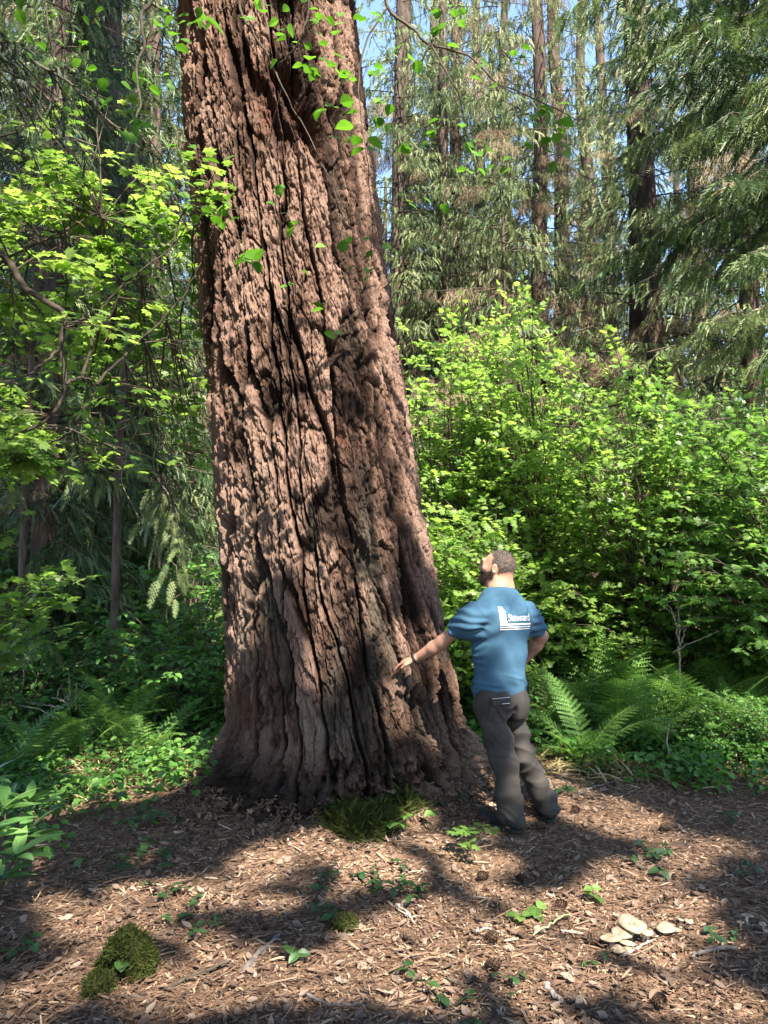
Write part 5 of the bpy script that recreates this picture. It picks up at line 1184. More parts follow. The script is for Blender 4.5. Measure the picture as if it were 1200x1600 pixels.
# ---------------------------------------------------------------- dead wood
def twig_set(name, base, lines, mat, label, cat, r=.006, wob=.012):
    o = np.array(base, float); t = empty(name, base, label, cat); b = Buf()
    for k, (pts, a) in enumerate(lines):
        P = spline(pts, 22); P = P + wob * np.stack([vnoise(np.arange(22) * .7, 0 * P[:, 0] + q, k * 3.7 + 0 * P[:, 0], 6) for q in range(3)], -1); V_, F_ = tube(P - o, np.linspace(a, a * .35, 22), 6); b.add(V_, F_)
    me = b.mesh(name, [mat], True); ob = t; bpy.data.objects.remove(t); ob = link(name, me, None, base); tag(ob, label, cat); return ob
B = lambda px, py, Y: at(px, py, Y)
g0 = B(1062, 1010, 7.4)
twig_set('dead_branch', g0, [([B(1062, 1010, 7.4), B(1052, 960, 7.4), B(1035, 935, 7.4)], .010), ([B(1062, 1010, 7.4), B(1060, 950, 7.3), B(1047, 925, 7.3)], .008), ([B(1064, 1005, 7.4), B(1078, 960, 7.5), B(1082, 925, 7.5)], .008), ([B(1062, 985, 7.4), B(1090, 965, 7.4), B(1100, 930, 7.3)], .006), ([B(1050, 1020, 7.3), B(1090, 1000, 7.2), B(1125, 985, 7.2)], .006), ([B(1062, 1010, 7.4), B(1064, 1080, 7.4), B(1060, 1180, 7.3)], .012), ([B(1058, 965, 7.4), B(1040, 950, 7.4), B(1030, 955, 7.4)], .004), ([B(1078, 960, 7.5), B(1095, 945, 7.5)], .004)], m_bleach, 'bare bleached branch fork standing above the ferns on the right', 'branch')
g0 = B(105, 1135, 7.9)
L_ = []
for q in range(16):
    a = rg.uniform(0, PI); s_ = rg.uniform(25, 75); c_ = (rg.uniform(80, 130), rg.uniform(1090, 1135)); L_.append(([B(c_[0], c_[1], 7.9), B(c_[0] + math.cos(a) * s_ * .5, c_[1] - math.sin(a) * s_ * .4 + rg.normal(0, 4), 7.9 + rg.normal(0, .1)), B(c_[0] + math.cos(a) * s_, c_[1] - math.sin(a) * s_ * .6, 7.9 + rg.normal(0, .2))], rg.uniform(.004, .008)))
twig_set('brush_pile', g0, L_, m_bleach, 'tangle of pale dead twigs on the ground before the dark left forest', 'brush pile')
g0 = B(285, 605, 6.5)
twig_set('broken_branch', g0, [([B(330, 570, 6.9), B(285, 603, 6.5), B(240, 622, 6.3), B(185, 642, 6.2)], .020), ([B(270, 612, 6.4), B(300, 640, 6.3), B(320, 665, 6.2)], .010), ([B(255, 616, 6.4), B(248, 680, 6.4), B(240, 730, 6.4), B(262, 770, 6.4)], .006), ([B(235, 622, 6.3), B(215, 670, 6.3), B(195, 720, 6.3), B(192, 760, 6.3), B(225, 820, 6.3)], .006), ([B(245, 618, 6.3), B(243, 655, 6.3), B(240, 690, 6.3)], .004), ([B(215, 630, 6.3), B(205, 650, 6.3)], .004), ([B(262, 770, 6.4), B(280, 850, 6.5), B(275, 900, 6.5)], .005)], m_bleach, 'broken reddish branch with hanging bare twigs left of the huge trunk', 'branch')
def bough_thing(lab, specs, sl, per, tint, hang):
    lv, wd = Buf(), Buf(); o = np.array(specs[0][0], float); t = empty('cedar_bough', o, lab, 'bough', 'cedar boughs hanging in front of the dark left forest')
    boughs_at(rg, specs, CEDAR, sl, per, .2, tint, hang, lv, wd, .006)
    lv.V = [v - o for v in lv.V]; wd.V = [v - o for v in wd.V]
    for n, me in crown_meshes(lv, Buf(), wd, (m_cedar,)): link(n, me, t)
bough_thing('pale sunlit cedar bough hanging down beside the left edge of the trunk', [(B(250, 740, 6.6), B(276, 900, 6.3), .02), (B(255, 745, 6.6), B(250, 800, 6.3), .03), (B(256, 750, 6.6), B(295, 850, 6.4), .02)], (.15, .26), 16, (.7, 1), .9)
bough_thing('small cedar bough with fanned sprays below the left maple leaves', [(B(120, 705, 6.6), B(165, 760, 6.2), .03), (B(125, 708, 6.6), B(130, 765, 6.3), .03)], (.13, .22), 16, (.4, .9), .8)
bough_thing('drooping greyish cedar bough at the left edge above the fern clearing', [(B(-10, 965, 5.8), B(60, 1000, 5.6), .04), (B(0, 966, 5.8), B(25, 1010, 5.7), .04)], (.12, .2), 16, (.4, .8), .8)
bough_thing('short cedar bough poking in from the left edge below the maple', [(B(-30, 745, 5.8), B(30, 757, 5.6), .02)], (.12, .2), 16, (.6, 1), .6)
bough_thing('lone pale cedar sprig in the dark gap left of the trunk', [(B(300, 920, 6.5), B(268, 938, 6.4), .05)], (.12, .18), 16, (.7, 1), .9)
# ---------------------------------------------------------------- the forest floor
rg = np.random.default_rng(41)
print('floor')
def in_path(x, y):
    """1 on the wood chips, 0 under the plants."""
    left = np.interp(y, [2, 3.6, 4.4, 5.2, 6.2], [-3, -1.75, -1.75, -1.45, -1.0]); right = np.interp(y, [2, 5.2, 6.0, 6.6, 7.2], [4, 3.2, 2.2, 1.55, 1.2])
    return sstep(0, .35, x - left) * sstep(0, .4, right - x) * sstep(7.3, 6.3, y)
def floor_points(n, y0, y1, dens=None, bias=1.0):
    out = []; c = 0
    while c < n:
        y = y0 + (y1 - y0) * rg.random(n * 2) ** bias; x = rg.uniform(-.56, .56, n * 2) * (y + .4); k = np.ones(len(x), bool)
        if dens is not None: k = rg.random(len(x)) < dens(x, y)
        k &= np.hypot(x + .33, y - TY) > .93
        out.append(np.stack([x[k], y[k]], -1)); c += k.sum()
    return np.concatenate(out)[:n]
def surf_z(x, y): return ground_z(x, y) + .012 * fbm(x * 6, y * 6, 0 * x, 21, 3)
SHARD = (np.array([[-.5, -.28, 0], [-.5, .2, 0], [.1, .5, .04], [.5, .12, 0], [.42, -.3, 0], [-.5, -.28, .16], [-.5, .2, .16], [.1, .5, .22], [.5, .12, .14], [.42, -.3, .16]]),
         np.array([[5, 9, 8], [5, 8, 7], [5, 7, 6], [0, 4, 9], [0, 9, 5], [4, 3, 8], [4, 8, 9], [3, 2, 7], [3, 7, 8], [2, 1, 6], [2, 6, 7], [1, 0, 5], [1, 5, 6]]))
m_chip = solid_mat('wood_chips', [(.0, (.045, .029, .021)), (.18, (.085, .054, .038)), (.4, (.145, .092, .062)), (.62, (.22, .15, .10)), (.82, (.32, .235, .16)), (1, (.29, .25, .215))], .9, .12, 60, .5, 220, attr='rnd', stretch=(1, 1, 1), bdist=.003)
m_needle = solid_mat('dry_needles', [(0, (.06, .034, .022)), (.5, (.125, .074, .048)), (1, (.21, .15, .11))], .9, .1, 60, attr='rnd')
m_dry = leaf_mat('dry_leaf', [(0, (.05, .032, .023)), (.5, (.11, .075, .056)), (1, (.22, .165, .13))], .12, .8, .15, (1, .9, .8))
def scatter_shards(xy, ln, asp, tilt, lift, a, thick=1.0):
    n = len(xy); yaw = rg.uniform(0, 2 * PI, n); X = np.stack([np.cos(yaw), np.sin(yaw), rg.normal(0, tilt, n)], -1); Nh = np.stack([rg.normal(0, tilt, n), rg.normal(0, tilt, n), np.ones(n)], -1)
    X, Y, Z = frames(X, Nh); P = np.column_stack([xy, surf_z(xy[:, 0], xy[:, 1]) + lift * rg.random(n)])
    T, F_ = SHARD; V = P[:, None] + T[None, :, 0:1] * (X * ln[:, None])[:, None] + T[None, :, 1:2] * (Y * (ln * asp)[:, None])[:, None] + T[None, :, 2:3] * (Z * (ln * asp * .55 * thick + .0012)[:, None])[:, None]
    return V.reshape(-1, 3), (F_[None] + (np.arange(n) * len(T))[:, None, None]).reshape(-1, 3), np.repeat(a, len(T))
b = Buf()
dn = lambda x, y: np.clip(in_path(x, y) + .12 + .4 * sstep(6.2, 5.2, y), 0, 1)
for n, l0, l1, a0, a1, tl, lf, bias in ((42000, .008, .022, .22, .6, .35, .012, 1.5), (18000, .020, .042, .14, .42, .30, .016, 1.3), (3600, .040, .075, .10, .26, .22, .02, 1.2), (300, .075, .14, .08, .16, .16, .025, 1.0)):
    xy = floor_points(n, 1.9, 7.6, dn, bias); tone = np.clip(rg.beta(1.6, 2.2, n) + .25 * fbm(xy[:, 0] * 1.4, xy[:, 1] * 1.4, 0 * xy[:, 0], 71, 2), 0, 1)
    V_, F_, A_ = scatter_shards(xy, rg.uniform(l0, l1, n), rg.uniform(a0, a1, n), tl, lf, tone); b.add(V_, F_, A_)
n = 9000; th_ = rg.uniform(-2.0, 2.0, n); k = 1.0 + .34 * rg.random(n) ** 1.6
base_ = trunk_surface(th_[:, None], np.full((n, 1), .03))[0][:, 0]; dx, dy = base_[:, 0] + .33, base_[:, 1] - TY; xy = np.column_stack([-.33 + dx * (k - .02), TY + dy * (k - .02)])
V_, F_, A_ = scatter_shards(xy, rg.uniform(.012, .055, n), rg.uniform(.2, .6, n), .5, .02, np.clip(rg.beta(1.3, 3.2, n), 0, 1)); V_[:, 2] += np.repeat(.10 * np.clip(1.12 - k, 0, 1) / .12 * (.4 + .6 * rg.random(n)), len(SHARD[0])); b.add(V_, F_, A_)
tag(link('wood_chips', b.mesh('wood_chips', [m_chip])), 'coarse tan and brown wood chips covering the path', 'wood chips', kind='stuff')
b = Buf()
xy = floor_points(15000, 1.9, 8.5, lambda x, y: np.clip(in_path(x, y) + .4, 0, 1), 1.3); n = len(xy); yaw = rg.uniform(0, 2 * PI, n); ln = rg.uniform(.02, .075, n) * np.where(rg.random(n) < .06, 2.4, 1)
T = np.array([[-.5, -.02, 0], [-.5, .02, 0], [-.5, 0, .035], [0, .06 - .02, .03], [0, .06 + .02, .03], [0, .06, .065], [.5, -.012, 0], [.5, .012, 0], [.5, 0, .02]]) ; T[:, 1:] *= .8
F_ = []
for i in (0, 3):
    for j in range(3): k = (j + 1) % 3; F_ += [(i + j, i + k, i + 3 + k), (i + j, i + 3 + k, i + 3 + j)]
X, Y, Z = frames(np.stack([np.cos(yaw), np.sin(yaw), rg.normal(0, .15, n)], -1), np.tile(UP, (n, 1)))
b.place(T, np.array(F_), np.column_stack([xy, surf_z(*xy.T) + .008 + .02 * rg.random(n)]), X, Y, Z, ln, np.clip(rg.beta(1.5, 1.8, n), 0, 1))
tag(link('needle_litter', b.mesh('needle_litter', [m_needle])), 'thin dry needles and twig bits strewn over the path', 'needles', kind='stuff')
b = Buf(); xy = floor_points(4200, 1.9, 7.5, lambda x, y: np.clip(in_path(x, y) + .3, 0, 1), 1.2); n = len(xy); yaw = rg.uniform(0, 2 * PI, n)
put_leaves(b, t_ovate(.30, fold=.35, droop=-.35), np.column_stack([xy, surf_z(*xy.T) + .012]), np.stack([np.cos(yaw), np.sin(yaw), rg.normal(0, .12, n)], -1), UP + rg.normal(0, .35, (n, 3)), rg.uniform(.02, .055, n), rg.random(n))
tag(link('leaf_litter', b.mesh('leaf_litter', [m_dry])), 'curled dry grey-brown leaves scattered among the wood chips', 'dead leaves', kind='stuff')
# low herbs and grass under the bushes and in the clearing
b = Buf(); wdn = lambda x, y: np.clip(1 - in_path(x, y), 0, 1) * np.where(x < 0, .10 + .9 * sstep(5.0, 6.2, y), 1) * (1 - .75 * np.exp(-((x + 2.15) / .8) ** 2 - ((y - 7.1) / .8) ** 2)) * np.where(np.hypot(x - .8, y - 4.85) < .5, 0, 1)
xy = floor_points(5200, 3.4, 12, wdn, 1.0); n = len(xy)
for q in range(7):
    yaw = rg.uniform(0, 2 * PI, n); hgt = rg.uniform(.02, .22, n); o_ = rg.normal(0, .05, (n, 2))
    put_leaves(b, OVATE, np.column_stack([xy + o_, surf_z(*xy.T) + hgt]), np.stack([np.cos(yaw), np.sin(yaw), rg.normal(-.1, .25, n)], -1), UP + rg.normal(0, .35, (n, 3)), rg.uniform(.035, .085, n), np.clip(rg.normal(.5, .22, n), 0, 1))
tag(link('ground_cover', b.mesh('ground_cover', [m_herb])), 'low leafy ground cover under the bushes and in the clearing', 'ground cover', kind='stuff')
m_straw = leaf_mat('dry_grass', [(0, (.10, .115, .03)), (.5, (.24, .20, .09)), (1, (.40, .31, .19))], .25, .7, .2, (1, 1, .8))
b = Buf(); P_ = []
for cx_, cy_, sx, sy, m in ((1.75, 6.35, .55, .25, 700), (-2.2, 7.1, .55, .55, 2000), (2.3, 6.1, .4, .2, 250), (-1.9, 6.2, .4, .3, 300)):
    P_.append(np.column_stack([rg.normal(cx_, sx, m), rg.normal(cy_, sy, m)]))
xy = np.concatenate(P_); n = len(xy); yaw = rg.uniform(0, 2 * PI, n)
put_leaves(b, t_ovate(.035, fold=.1, droop=.5), np.column_stack([xy, surf_z(*xy.T)]), np.stack([np.cos(yaw), np.sin(yaw), rg.uniform(.15, 1.3, n)], -1), UP + rg.normal(0, .3, (n, 3)), rg.uniform(.08, .24, n), rg.random(n))
tag(link('dry_grass', b.mesh('dry_grass', [m_straw])), 'dry straw-coloured grass and dead stalks at the edges of the path', 'grass', kind='stuff')

# ---------------------------------------------------------------- moss
m_moss = leaf_mat('moss', [(0, (.014, .021, .005)), (.5, (.034, .045, .010)), (1, (.075, .086, .022))], .25, .8, .1, (1.1, 1.1, .6))
m_mossbase = solid_mat('moss_bed', [(.3, (.016, .020, .006)), (.7, (.045, .052, .014))], .95, .1, 40, .8, 160)
def mossy(name, px, py, Y, size, label, cat, seed, tall=1.0, tuft=.03, n=2600, mat=None, shape=None, tint=0):
    c = at(px, py, Y); o = np.array([c[0], c[1], gz(c[0], c[1])]); g = np.random.default_rng(seed)
    t = empty(name, o, label, cat)
    u = np.linspace(0, 2 * PI, 90, endpoint=False); v = np.linspace(0, PI / 2 + .25, 40); U, W = np.meshgrid(u, v)
    D = np.stack([np.cos(U) * np.sin(W), np.sin(U) * np.sin(W), np.cos(W)], -1)
    r = 1 + .5 * fbm(D[..., 0] * 1.6 + seed, D[..., 1] * 1.6, D[..., 2] * 1.6, seed, 3) + .10 * fbm(D[..., 0] * 7, D[..., 1] * 7, D[..., 2] * 7, seed + 3, 3)
    V = D * r[..., None] * np.array(size)
    if shape: V = shape(V, D)
    nu = len(u); i = np.arange(len(v) - 1)[:, None] * nu; j = np.arange(nu)[None]; k = (j + 1) % nu
    F_ = np.stack([i + j, i + nu + j, i + nu + k, i + k], -1).reshape(-1, 4)
    link('mound', mesh_np('mound', V.reshape(-1, 3), F_, m_mossbase), t)
    N_ = vnormals(V.reshape(-1, 3), F_); q = g.choice(len(N_), n, p=np.sin(W).ravel() / np.sin(W).sum()); P = V.reshape(-1, 3)[q] + g.normal(0, .006, (n, 3)); Dn = nrm(N_[q] + g.normal(0, .55, (n, 3)) + UP * .3)
    b = Buf(); clump = fbm(P[:, 0] * 14, P[:, 1] * 14, P[:, 2] * 14, seed + 9, 2)
    put_leaves(b, t_ovate(.10, fold=.1, droop=.35), P, Dn, g.normal(size=(n, 3)), tuft * g.uniform(.5, 1.3, n), np.clip(.45 + tint + .45 * clump + g.normal(0, .15, n), 0, 1))
    if size[0] > .14:                              # feathery sprigs standing on the big mounds
        q = g.choice(len(N_), 200, p=np.sin(W).ravel() / np.sin(W).sum()); P = V.reshape(-1, 3)[q]; m = len(q)
        put_leaves(b, LACE, P, nrm(N_[q] + g.normal(0, .6, (m, 3)) + UP * .4), UP + g.normal(0, .5, (m, 3)), g.uniform(.04, .10, m), np.clip(g.normal(.75, .2, m), 0, 1))
    link('moss', b.mesh('moss', [mat or m_moss]), t); return t, o
def hooked(V, D):                                  # the stump is a bent lump, open to the lower left
    W = V.copy(); W[..., 2] *= 1 + .35 * D[..., 0]; cut = np.exp(-(((V[..., 0] + .03) / .06) ** 2 + ((V[..., 2] - .03) / .07) ** 2)) * (D[..., 1] < 0); W[..., 1] += .09 * cut; return W
mossy('mossy_stump', 196, 1500, 3.22, (.105, .09, .155), 'small stump wrapped in olive green moss at the lower left', 'stump', 3, shape=hooked, tuft=.017, n=9000)
mossy('moss_clump', 155, 1535, 3.08, (.045, .06, .06), 'low strip of moss trailing from the mossy stump towards the viewer', 'moss', 4, tuft=.02, n=1200)
mossy('moss_mound', 572, 1290, 4.72, (.22, .20, .10), 'large mossy mound overgrown with feathery green at the foot of the trunk', 'mound', 7, tuft=.020, n=11000, tint=-.05)
mossy('moss_mound', 625, 1262, 4.98, (.15, .13, .08), 'smaller mossy bump right of the large mound at the foot of the trunk', 'mound', 8, tuft=.020, n=6000, tint=-.05)
mossy('moss_clump', 540, 1432, 3.6, (.045, .045, .05), 'little yellow-green moss cushion in the middle of the wood chips', 'moss', 9, tuft=.018, n=1200, tint=.2)
# the pointed root splinter at the left foot of the trunk
c = at(338, 1215, 5.75); sp = Sdf((c[0] - .2, c[1] - .2, -.1), (c[0] + .2, c[1] + .2, .6), .008); z0 = gz(c[0], c[1])
tip_ = at(337, 1160, 5.75); bs = np.array([c[0], c[1], z0 - .05]); sp.cone(bs + [.02, 0, 0], bs * .45 + tip_ * .55, .10, .045, .03); sp.cone(bs * .45 + tip_ * .55, tip_, .045, .008, .02)
V, Q = sp.mesh(); V = V + vnormals(V, Q) * (.018 * fbm(V[:, 0] * 25, V[:, 1] * 25, V[:, 2] * 8, 5, 3))[:, None]; ob = link('root_splinter', mesh_np('root_splinter', V, Q, m_twig), great, (.3, -TY, 0))

# ---------------------------------------------------------------- seedlings and small plants on the chips
GS = 'small green plants among the wood chips'
def seedling(px, py, h, nl, T, leaf, mat, label, spread=.05, name='seedling', Y=None, tint=(.2, .9)):
    if Y is None:
        d = ray(px, py); p = np.array([0, 0, CAMZ]) - d * (CAMZ / d[2])
    else: p = at(px, py, Y)
    o = np.array([p[0], p[1], gz(p[0], p[1])]); t = empty(name, o, label, 'plant', GS); lv, wd = Buf(), Buf(); P_, D_, N_, S_, A_ = [], [], [], [], []
    for k in range(max(1, nl // 3)):
        tip = np.array([rg.normal(0, spread), rg.normal(0, spread), h * rg.uniform(.5, 1)]); P = spline([[rg.normal(0, spread * .3), rg.normal(0, spread * .3), -.01], tip * [.4, .4, .6], tip], 8); V_, F_ = tube(P, np.linspace(.0028, .0014, 8), 4); wd.add(V_, F_)
        a0 = rg.uniform(0, 6.28)
        for j in range(3):
            a = a0 + 2.1 * j + rg.normal(0, .25); d = np.array([math.cos(a), math.sin(a), rg.normal(.05, .2)]); P_.append(tip * rg.uniform(.85, 1.0)); D_.append(d); N_.append(UP + rg.normal(0, .3, 3)); S_.append(leaf * rg.uniform(.7, 1.2)); A_.append(rg.uniform(*tint))
    put_leaves(lv, T, np.array(P_), np.array(D_), np.array(N_), np.array(S_), np.array(A_)); link('stems', wd.mesh('stems', [m_twig], True), t); link('leaves', lv.mesh('leaves', [mat]), t)
for px, py, h, nl, T, leaf, mat, lab, sp in (
    (735, 1345, .17, 21, MAPLE, .075, m_maple2, 'bright leafy seedling in front of the left shoe of the man', .06), (640, 1400, .09, 24, OVATE, .06, m_seed, 'dark green seedling clump on the chips below the mossy mound', .11), (585, 1390, .08, 15, OVATE, .055, m_seed, 'seedling clump left of the dark green one below the mossy mound', .07),
    (250, 1345, .10, 21, OVATE, .065, m_seed, 'leafy seedling at the left edge of the chips by the rhododendron', .10), (240, 1300, .12, 24, OVATE, .06, m_seed, 'seedling below the sunlit slope left of the trunk', .12), (170, 1360, .08, 15, OVATE, .06, m_seed, 'seedling on the dark litter right of the rhododendron', .07), (262, 1400, .08, 12, OVATE, .055, m_seed, 'seedling beside the narrow sunlit streak at the left', .06),
    (205, 1528, .10, 6, HAZEL, .065, m_seed, 'seedling with two broad leaves right under the mossy stump', .025), (30, 1490, .06, 12, OVATE, .055, m_seed, 'seedling at the left edge level with the mossy stump', .06), (290, 1430, .05, 12, OVATE, .045, m_seed, 'thin seedling up the slope right of the mossy stump', .06), (325, 1460, .05, 9, OVATE, .045, m_seed, 'seedling between the mossy stump and the grey stick', .05),
    (445, 1500, .07, 6, OVATE, .05, m_seed, 'seedling at the right end of the grey stick', .03), (510, 1440, .06, 12, OVATE, .05, m_seed, 'seedling just left of the yellow-green moss cushion', .05), (545, 1275, .16, 15, OVATE, .06, m_herb, 'leafy sprig on the left shoulder of the large mossy mound', .09), (600, 1325, .13, 18, OVATE, .055, m_herb, 'leafy sprig at the foot of the large mossy mound, on the viewer side', .10), (500, 1390, .07, 12, OVATE, .05, m_seed, 'dark seedling down the slope left of the mossy mound', .08),
    (660, 1245, .14, 15, OVATE, .07, m_seed, 'leafy sprig growing against the foot of the trunk', .07), (715, 1235, .10, 9, HAZEL, .06, m_seed, 'round-leaved sprig at the right foot of the trunk beside the man', .05), (700, 1285, .06, 9, OVATE, .05, m_seed, 'tiny sprig on the chips between trunk and left shoe', .04), (853, 1292, .05, 3, HAZEL, .05, m_seed, 'single round leaf standing below the right shoe', .01),
    (1030, 1350, .07, 15, OVATE, .065, m_seed, 'seedling right of the sunlit chips behind the mushrooms', .08), (1015, 1330, .05, 12, OVATE, .05, m_seed, 'low seedling at the edge of the sunlit chips', .06), (1140, 1290, .09, 9, LONGLEAF, .10, m_seed, 'bright blade-leaved sprig at the right side of the path', .03), (930, 1412, .07, 6, HAZEL, .06, m_maple2, 'light green two-leaved sprig up the slope from the mushrooms', .03),
    (830, 1435, .05, 9, HAZEL, .065, m_maple2, 'flat light green leaves lying near the fallen pale stalk', .06), (880, 1250, .06, 12, OVATE, .05, m_seed, 'seedling at the top of the sunlit path right of the man', .06), (1190, 1375, .06, 15, OVATE, .05, m_seed, 'seedling clump at the right edge of the path', .08), (1120, 1465, .05, 12, OVATE, .045, m_seed, 'dark seedling between the mushroom rows', .06), (700, 1585, .06, 15, OVATE, .055, m_seed, 'dark seedling at the bottom edge in the middle', .08), (800, 1545, .06, 12, OVATE, .035, m_seed, 'feathery seedling near the bottom sunlit chips', .05), (945, 1520, .04, 9, OVATE, .04, m_seed, 'small seedling below the large mushroom cluster', .04)):
    seedling(px, py, h, nl, T, leaf, mat, lab, sp)
seedling(800, 1180, .18, 12, LONGLEAF, .10, m_maple2, 'fresh pale-leaved sprig behind the knees of the man', .08, Y=6.3); seedling(925, 1195, .22, 9, LONGLEAF, .12, m_maple2, 'fresh pale-leaved sprig at the path edge under the drooping fern frond', .08, Y=6.25)

# ---------------------------------------------------------------- sticks, stalk, cones, mushrooms
def ground_pt(px, py, up=0.0):
    d = ray(px, py); p = np.array([0, 0, CAMZ]) - d * (CAMZ / d[2]); p[2] = gz(p[0], p[1]) + up; return p
def stick(pts, r, mat, label, name='stick', lift=.018, side=None):
    P = np.array([ground_pt(*q, up=lift) for q in pts]); P = spline(P, 26); o = P[0].copy(); P = P - o; P += .006 * np.stack([vnoise(np.arange(26) * .5, 0 * P[:, 0] + q, r * 900 + 0 * P[:, 0], 9) for q in range(3)], -1)
    b = Buf(); V_, F_ = tube(P, np.linspace(r, r * .6, 26) * (1 + .25 * vnoise(np.arange(26) * .8, 0 * P[:, 0], r * 700 + 0 * P[:, 0], 10)), 8); b.add(V_, F_)
    for i, dx in (side or []):
        V_, F_ = tube(spline([P[i], P[i] + np.array([dx, abs(dx) * .5, .02]), P[i] + np.array([dx * 1.8, abs(dx), .01])], 8), np.linspace(r * .5, r * .2, 8), 5); b.add(V_, F_)
    tag(link(name, b.mesh(name, [mat], True), None, o), label, name.replace('_', ' '))
m_greywood = solid_mat('weathered_stick', [(.3, (.06, .05, .045)), (.7, (.16, .14, .13))], .9, .1, 30, .5, 150)
stick([(380, 1525), (402, 1498), (440, 1462)], .013, m_greywood, 'short grey stick lying on the chips, thickest of the sticks', side=[(18, .03)])
stick([(262, 1550), (300, 1530), (360, 1508)], .009, m_twig, 'dark crooked stick lying left of the short grey one')
stick([(420, 1250), (428, 1240), (436, 1228)], .010, m_twig, 'stick leaning against the dark foot of the trunk', lift=.05)
stick([(975, 1500), (1000, 1485), (1028, 1470)], .006, m_bleach, 'pale bent twig beside the large mushroom cluster')
stick([(1150, 1487), (1100, 1494), (1080, 1500)], .010, m_greywood, 'tan stick lying below the right mushrooms')
stick([(620, 1420), (635, 1432), (648, 1450)], .008, m_bleach, 'split pale stick in the middle of the chips')
stick([(745, 1462), (760, 1457), (785, 1463)], .007, m_bleach, 'bone-white twig near the fallen pale stalk')
stick([(700, 1535), (730, 1550), (755, 1560)], .006, m_twig, 'thin brown twig near the bottom middle')
stick([(970, 1345), (1000, 1360), (1020, 1366)], .012, m_twig, 'dark stick at the edge of the sunlit chips', side=[(12, .04)])
stick([(480, 1560), (520, 1578), (560, 1575)], .006, m_greywood, 'grey twig near the bottom edge')
stick([(835, 1475), (860, 1458), (890, 1440)], .0045, leaf_mat('pale_stalk', [(0, (.26, .28, .12)), (1, (.38, .40, .2))], .1), 'fallen pale green stalk with flat leaves beside it', 'stalk', lift=.04)
stick([(852, 1545), (866, 1562), (880, 1572)], .012, m_bleach, 'pale split piece of wood near the bottom sunlit chips', 'wood_splinter')
stick([(905, 1250), (935, 1232), (975, 1222)], .008, m_greywood, 'weathered stick lying along the edge of the fern bank')
# bare bent stems at the edge of the right bushes
for q, (pts, lab) in enumerate((([at(1045, 1235, 6.3), at(1050, 1200, 6.35), at(1042, 1160, 6.4), at(1046, 1130, 6.4)], 'bent pale stem rising from the edge of the dark bushes, left of two'), ([at(1155, 1215, 6.4), at(1150, 1180, 6.4), at(1146, 1150, 6.4)], 'upright pale stem at the right edge of the dark bushes'), ([at(1060, 1243, 6.2), at(1080, 1228, 6.2), at(1068, 1195, 6.3), at(1072, 1180, 6.3)], 'hooked pale stem at the edge of the dark bushes, right of the bent one'))):
    b = Buf(); P = spline(pts, 18); o_ = P[0].copy(); V_, F_ = tube(P - o_, np.linspace(.009, .004, 18), 6); b.add(V_, F_); tag(link('bare_stem', b.mesh('bare_stem', [m_bleach], True), None, o_), lab, 'stem')
m_cone = solid_mat('cone_scales', [(.3, (.03, .018, .013)), (.7, (.11, .068, .045))], .85, .2, 60, .3, 200)
def cone_mesh():
    b = Buf(); sc = (np.array([[0, -.5, 0], [0, .5, 0], [.7, .42, .12], [1, 0, .2], [.7, -.42, .12], [.55, 0, -.16]]), np.array([[0, 1, 2], [0, 2, 4], [2, 3, 4], [0, 4, 5], [4, 3, 5], [3, 2, 5], [2, 1, 5], [1, 0, 5]]))
    V_, F_ = tube(spline([[0, 0, 0], [0, 0, .035], [0, 0, .07]], 8), [.006, .009, .010, .010, .009, .008, .006, .003], 7); b.add(V_, F_)
    for k in range(52):
        t_ = k / 52; a = 2.39996 * k; r = .006 + .006 * math.sin(PI * t_); el = .15 + .9 * t_; d = np.array([[math.cos(a) * math.cos(el), math.sin(a) * math.cos(el), math.sin(el)]])
        X, Y, Z = frames(d, UP[None]); b.place(sc[0], sc[1], np.array([[math.cos(a) * r, math.sin(a) * r, .004 + .06 * t_]]), X, Y, Z, np.array([.017 * (math.sin(PI * (.12 + .8 * t_)) + .2)]), np.array([.5]))
    return b.mesh('pine_cone', [m_cone])
CM = cone_mesh()
for q, (px, py, lab) in enumerate(((648, 1478, 'brown fir cone left of the bone-white twig, the leftmost cone'), (756, 1472, 'fir cone just below the bone-white twig'), (918, 1478, 'fir cone beside the left of the large mushroom cluster'), (885, 1420, 'fir cone up the slope from the fallen pale stalk'), (905, 1275, 'fir cone on the sunlit chips behind the right shoe'), (763, 1376, 'dark fir cone below the left shoe of the man'), (808, 1378, 'fir cone right of the dark one below the left shoe'), (1030, 1565, 'fir cone near the bottom edge at the right'), (757, 1515, 'fir cone on the shaded chips near the bottom middle'), (1050, 1300, 'fir cone at the right end of the sunlit path'), (855, 1305, 'fir cone right under the right shoe'))):
    o_ = link('fir_cone', CM, None, ground_pt(px, py, .022)); o_.rotation_euler = (PI / 2 - .2, rg.uniform(-.3, .3), rg.uniform(0, 6.28)); o_.scale = (1, 1, 1); tag(o_, lab, 'cone', 'fir cones lying on the path')
m_cap = solid_mat('mushroom_cap', [(.25, (.15, .11, .07)), (.5, (.25, .195, .135)), (.75, (.34, .28, .205))], .7, .25, 26, .25, 90)
m_stipe = solid_mat('mushroom_stem', [(.3, (.34, .28, .21)), (.7, (.48, .42, .34))], .8, .2, 30)
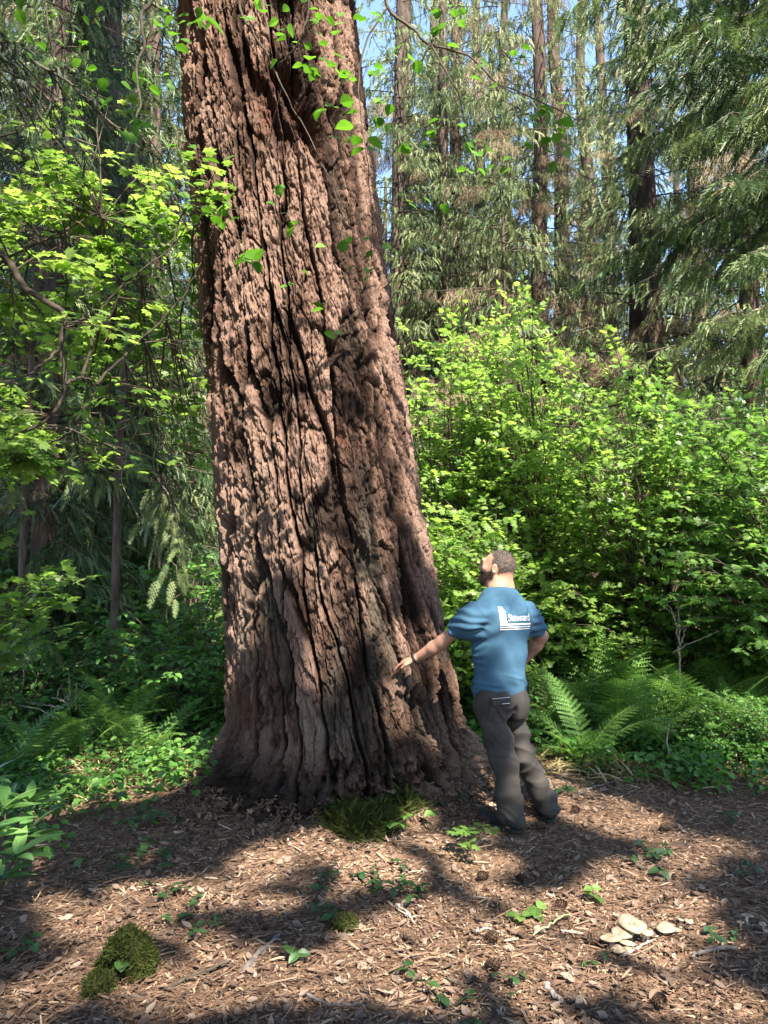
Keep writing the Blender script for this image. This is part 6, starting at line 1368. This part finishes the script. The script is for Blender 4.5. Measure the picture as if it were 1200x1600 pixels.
def lathe(prof, n=28, wob=.0, seed=0):
    prof = np.array(prof); th = np.arange(n) / n * 2 * PI; w_ = 1 + wob * np.array([vnoise(np.array([math.cos(t)]) * 1.5, np.array([math.sin(t)]) * 1.5, np.array([seed * 1.7]), 5)[0] for t in th])
    V = np.stack([prof[:, 0, None] * np.cos(th) * w_, prof[:, 0, None] * np.sin(th) * w_, np.repeat(prof[:, 1, None], n, 1) + prof[:, 0, None] * .35 * (w_ - 1)], -1).reshape(-1, 3)
    i = np.arange(len(prof) - 1)[:, None] * n; j = np.arange(n)[None]; k = (j + 1) % n
    return V, np.stack([i + j, i + k, i + n + k, i + n + j], -1).reshape(-1, 4)
def mushroom(px, py, rad, h, label, seed, dip=0.0, tilt=(0, 0)):
    p = ground_pt(px, py); p = p * 1.0; t = empty('mushroom', p, label, 'mushroom', 'pale tan mushrooms growing from the wood chips at the right'); t.rotation_euler = (tilt[0], tilt[1], 0)
    c = h; V, F_ = lathe([(.001, c + rad * .19 - dip * rad), (rad * .25, c + rad * .19 - dip * rad * .7), (rad * .55, c + rad * .16), (rad * .82, c + rad * .09), (rad * .97, c - .0), (rad, c - rad * .10), (rad * .93, c - rad * .10), (rad * .55, c - rad * .02), (rad * .16, c - rad * .06)], 30, .35, seed)
    link('cap', mesh_np('cap', V, F_, m_cap), t)
    V, F_ = lathe([(rad * .16 + .003, -.02), (rad * .13 + .002, h * .4), (rad * .16 + .002, h + .002)], 14, .1, seed); link('stem', mesh_np('stem', V, F_, m_stipe), t)
for q, a in enumerate(((985, 1470, .062, .075, 'largest mushroom, its broad cap dipped in the middle, at the back of the cluster', .35), (970, 1474, .042, .052, 'medium mushroom cap overlapping the largest one from the left'), (956, 1480, .046, .040, 'flat wavy mushroom at the left end of the cluster'), (978, 1484, .032, .030, 'small mushroom in the middle front of the cluster'), (966, 1490, .030, .020, 'lowest mushroom at the front left of the cluster'), (978, 1490, .026, .018, 'small mushroom touching the lowest one on its right'), (1004, 1474, .030, .058, 'mushroom leaning out at the right end of the cluster'), (1012, 1476, .014, .050, 'tiny mushroom button at the far right of the cluster'),
    (1042, 1462, .044, .035, 'flat wide mushroom standing apart right of the cluster', .12), (1057, 1463, .022, .028, 'mushroom overlapping the right rim of the flat wide one'), (1062, 1447, .013, .03, 'round mushroom button behind the flat wide one'), (1077, 1450, .019, .03, 'pale egg-shaped mushroom right of the flat wide one'), (1064, 1456, .008, .02, 'tiniest mushroom bead between the flat wide one and the egg-shaped one'),
    (1167, 1448, .028, .05, 'rounded sunlit mushroom near the right edge, the taller of the pair'), (1158, 1452, .016, .03, 'small mushroom huddled left of the rounded sunlit one'), (1193, 1455, .018, .03, 'mushroom cut by the right edge of the picture, the upper one'), (1196, 1462, .014, .02, 'mushroom cut by the right edge of the picture, the lower one'), (1128, 1475, .010, .015, 'lone white mushroom button below the right mushrooms'))):
    mushroom(*a[:5], q, a[5] if len(a) > 5 else 0, (rg.normal(0, .12), rg.normal(0, .12)))
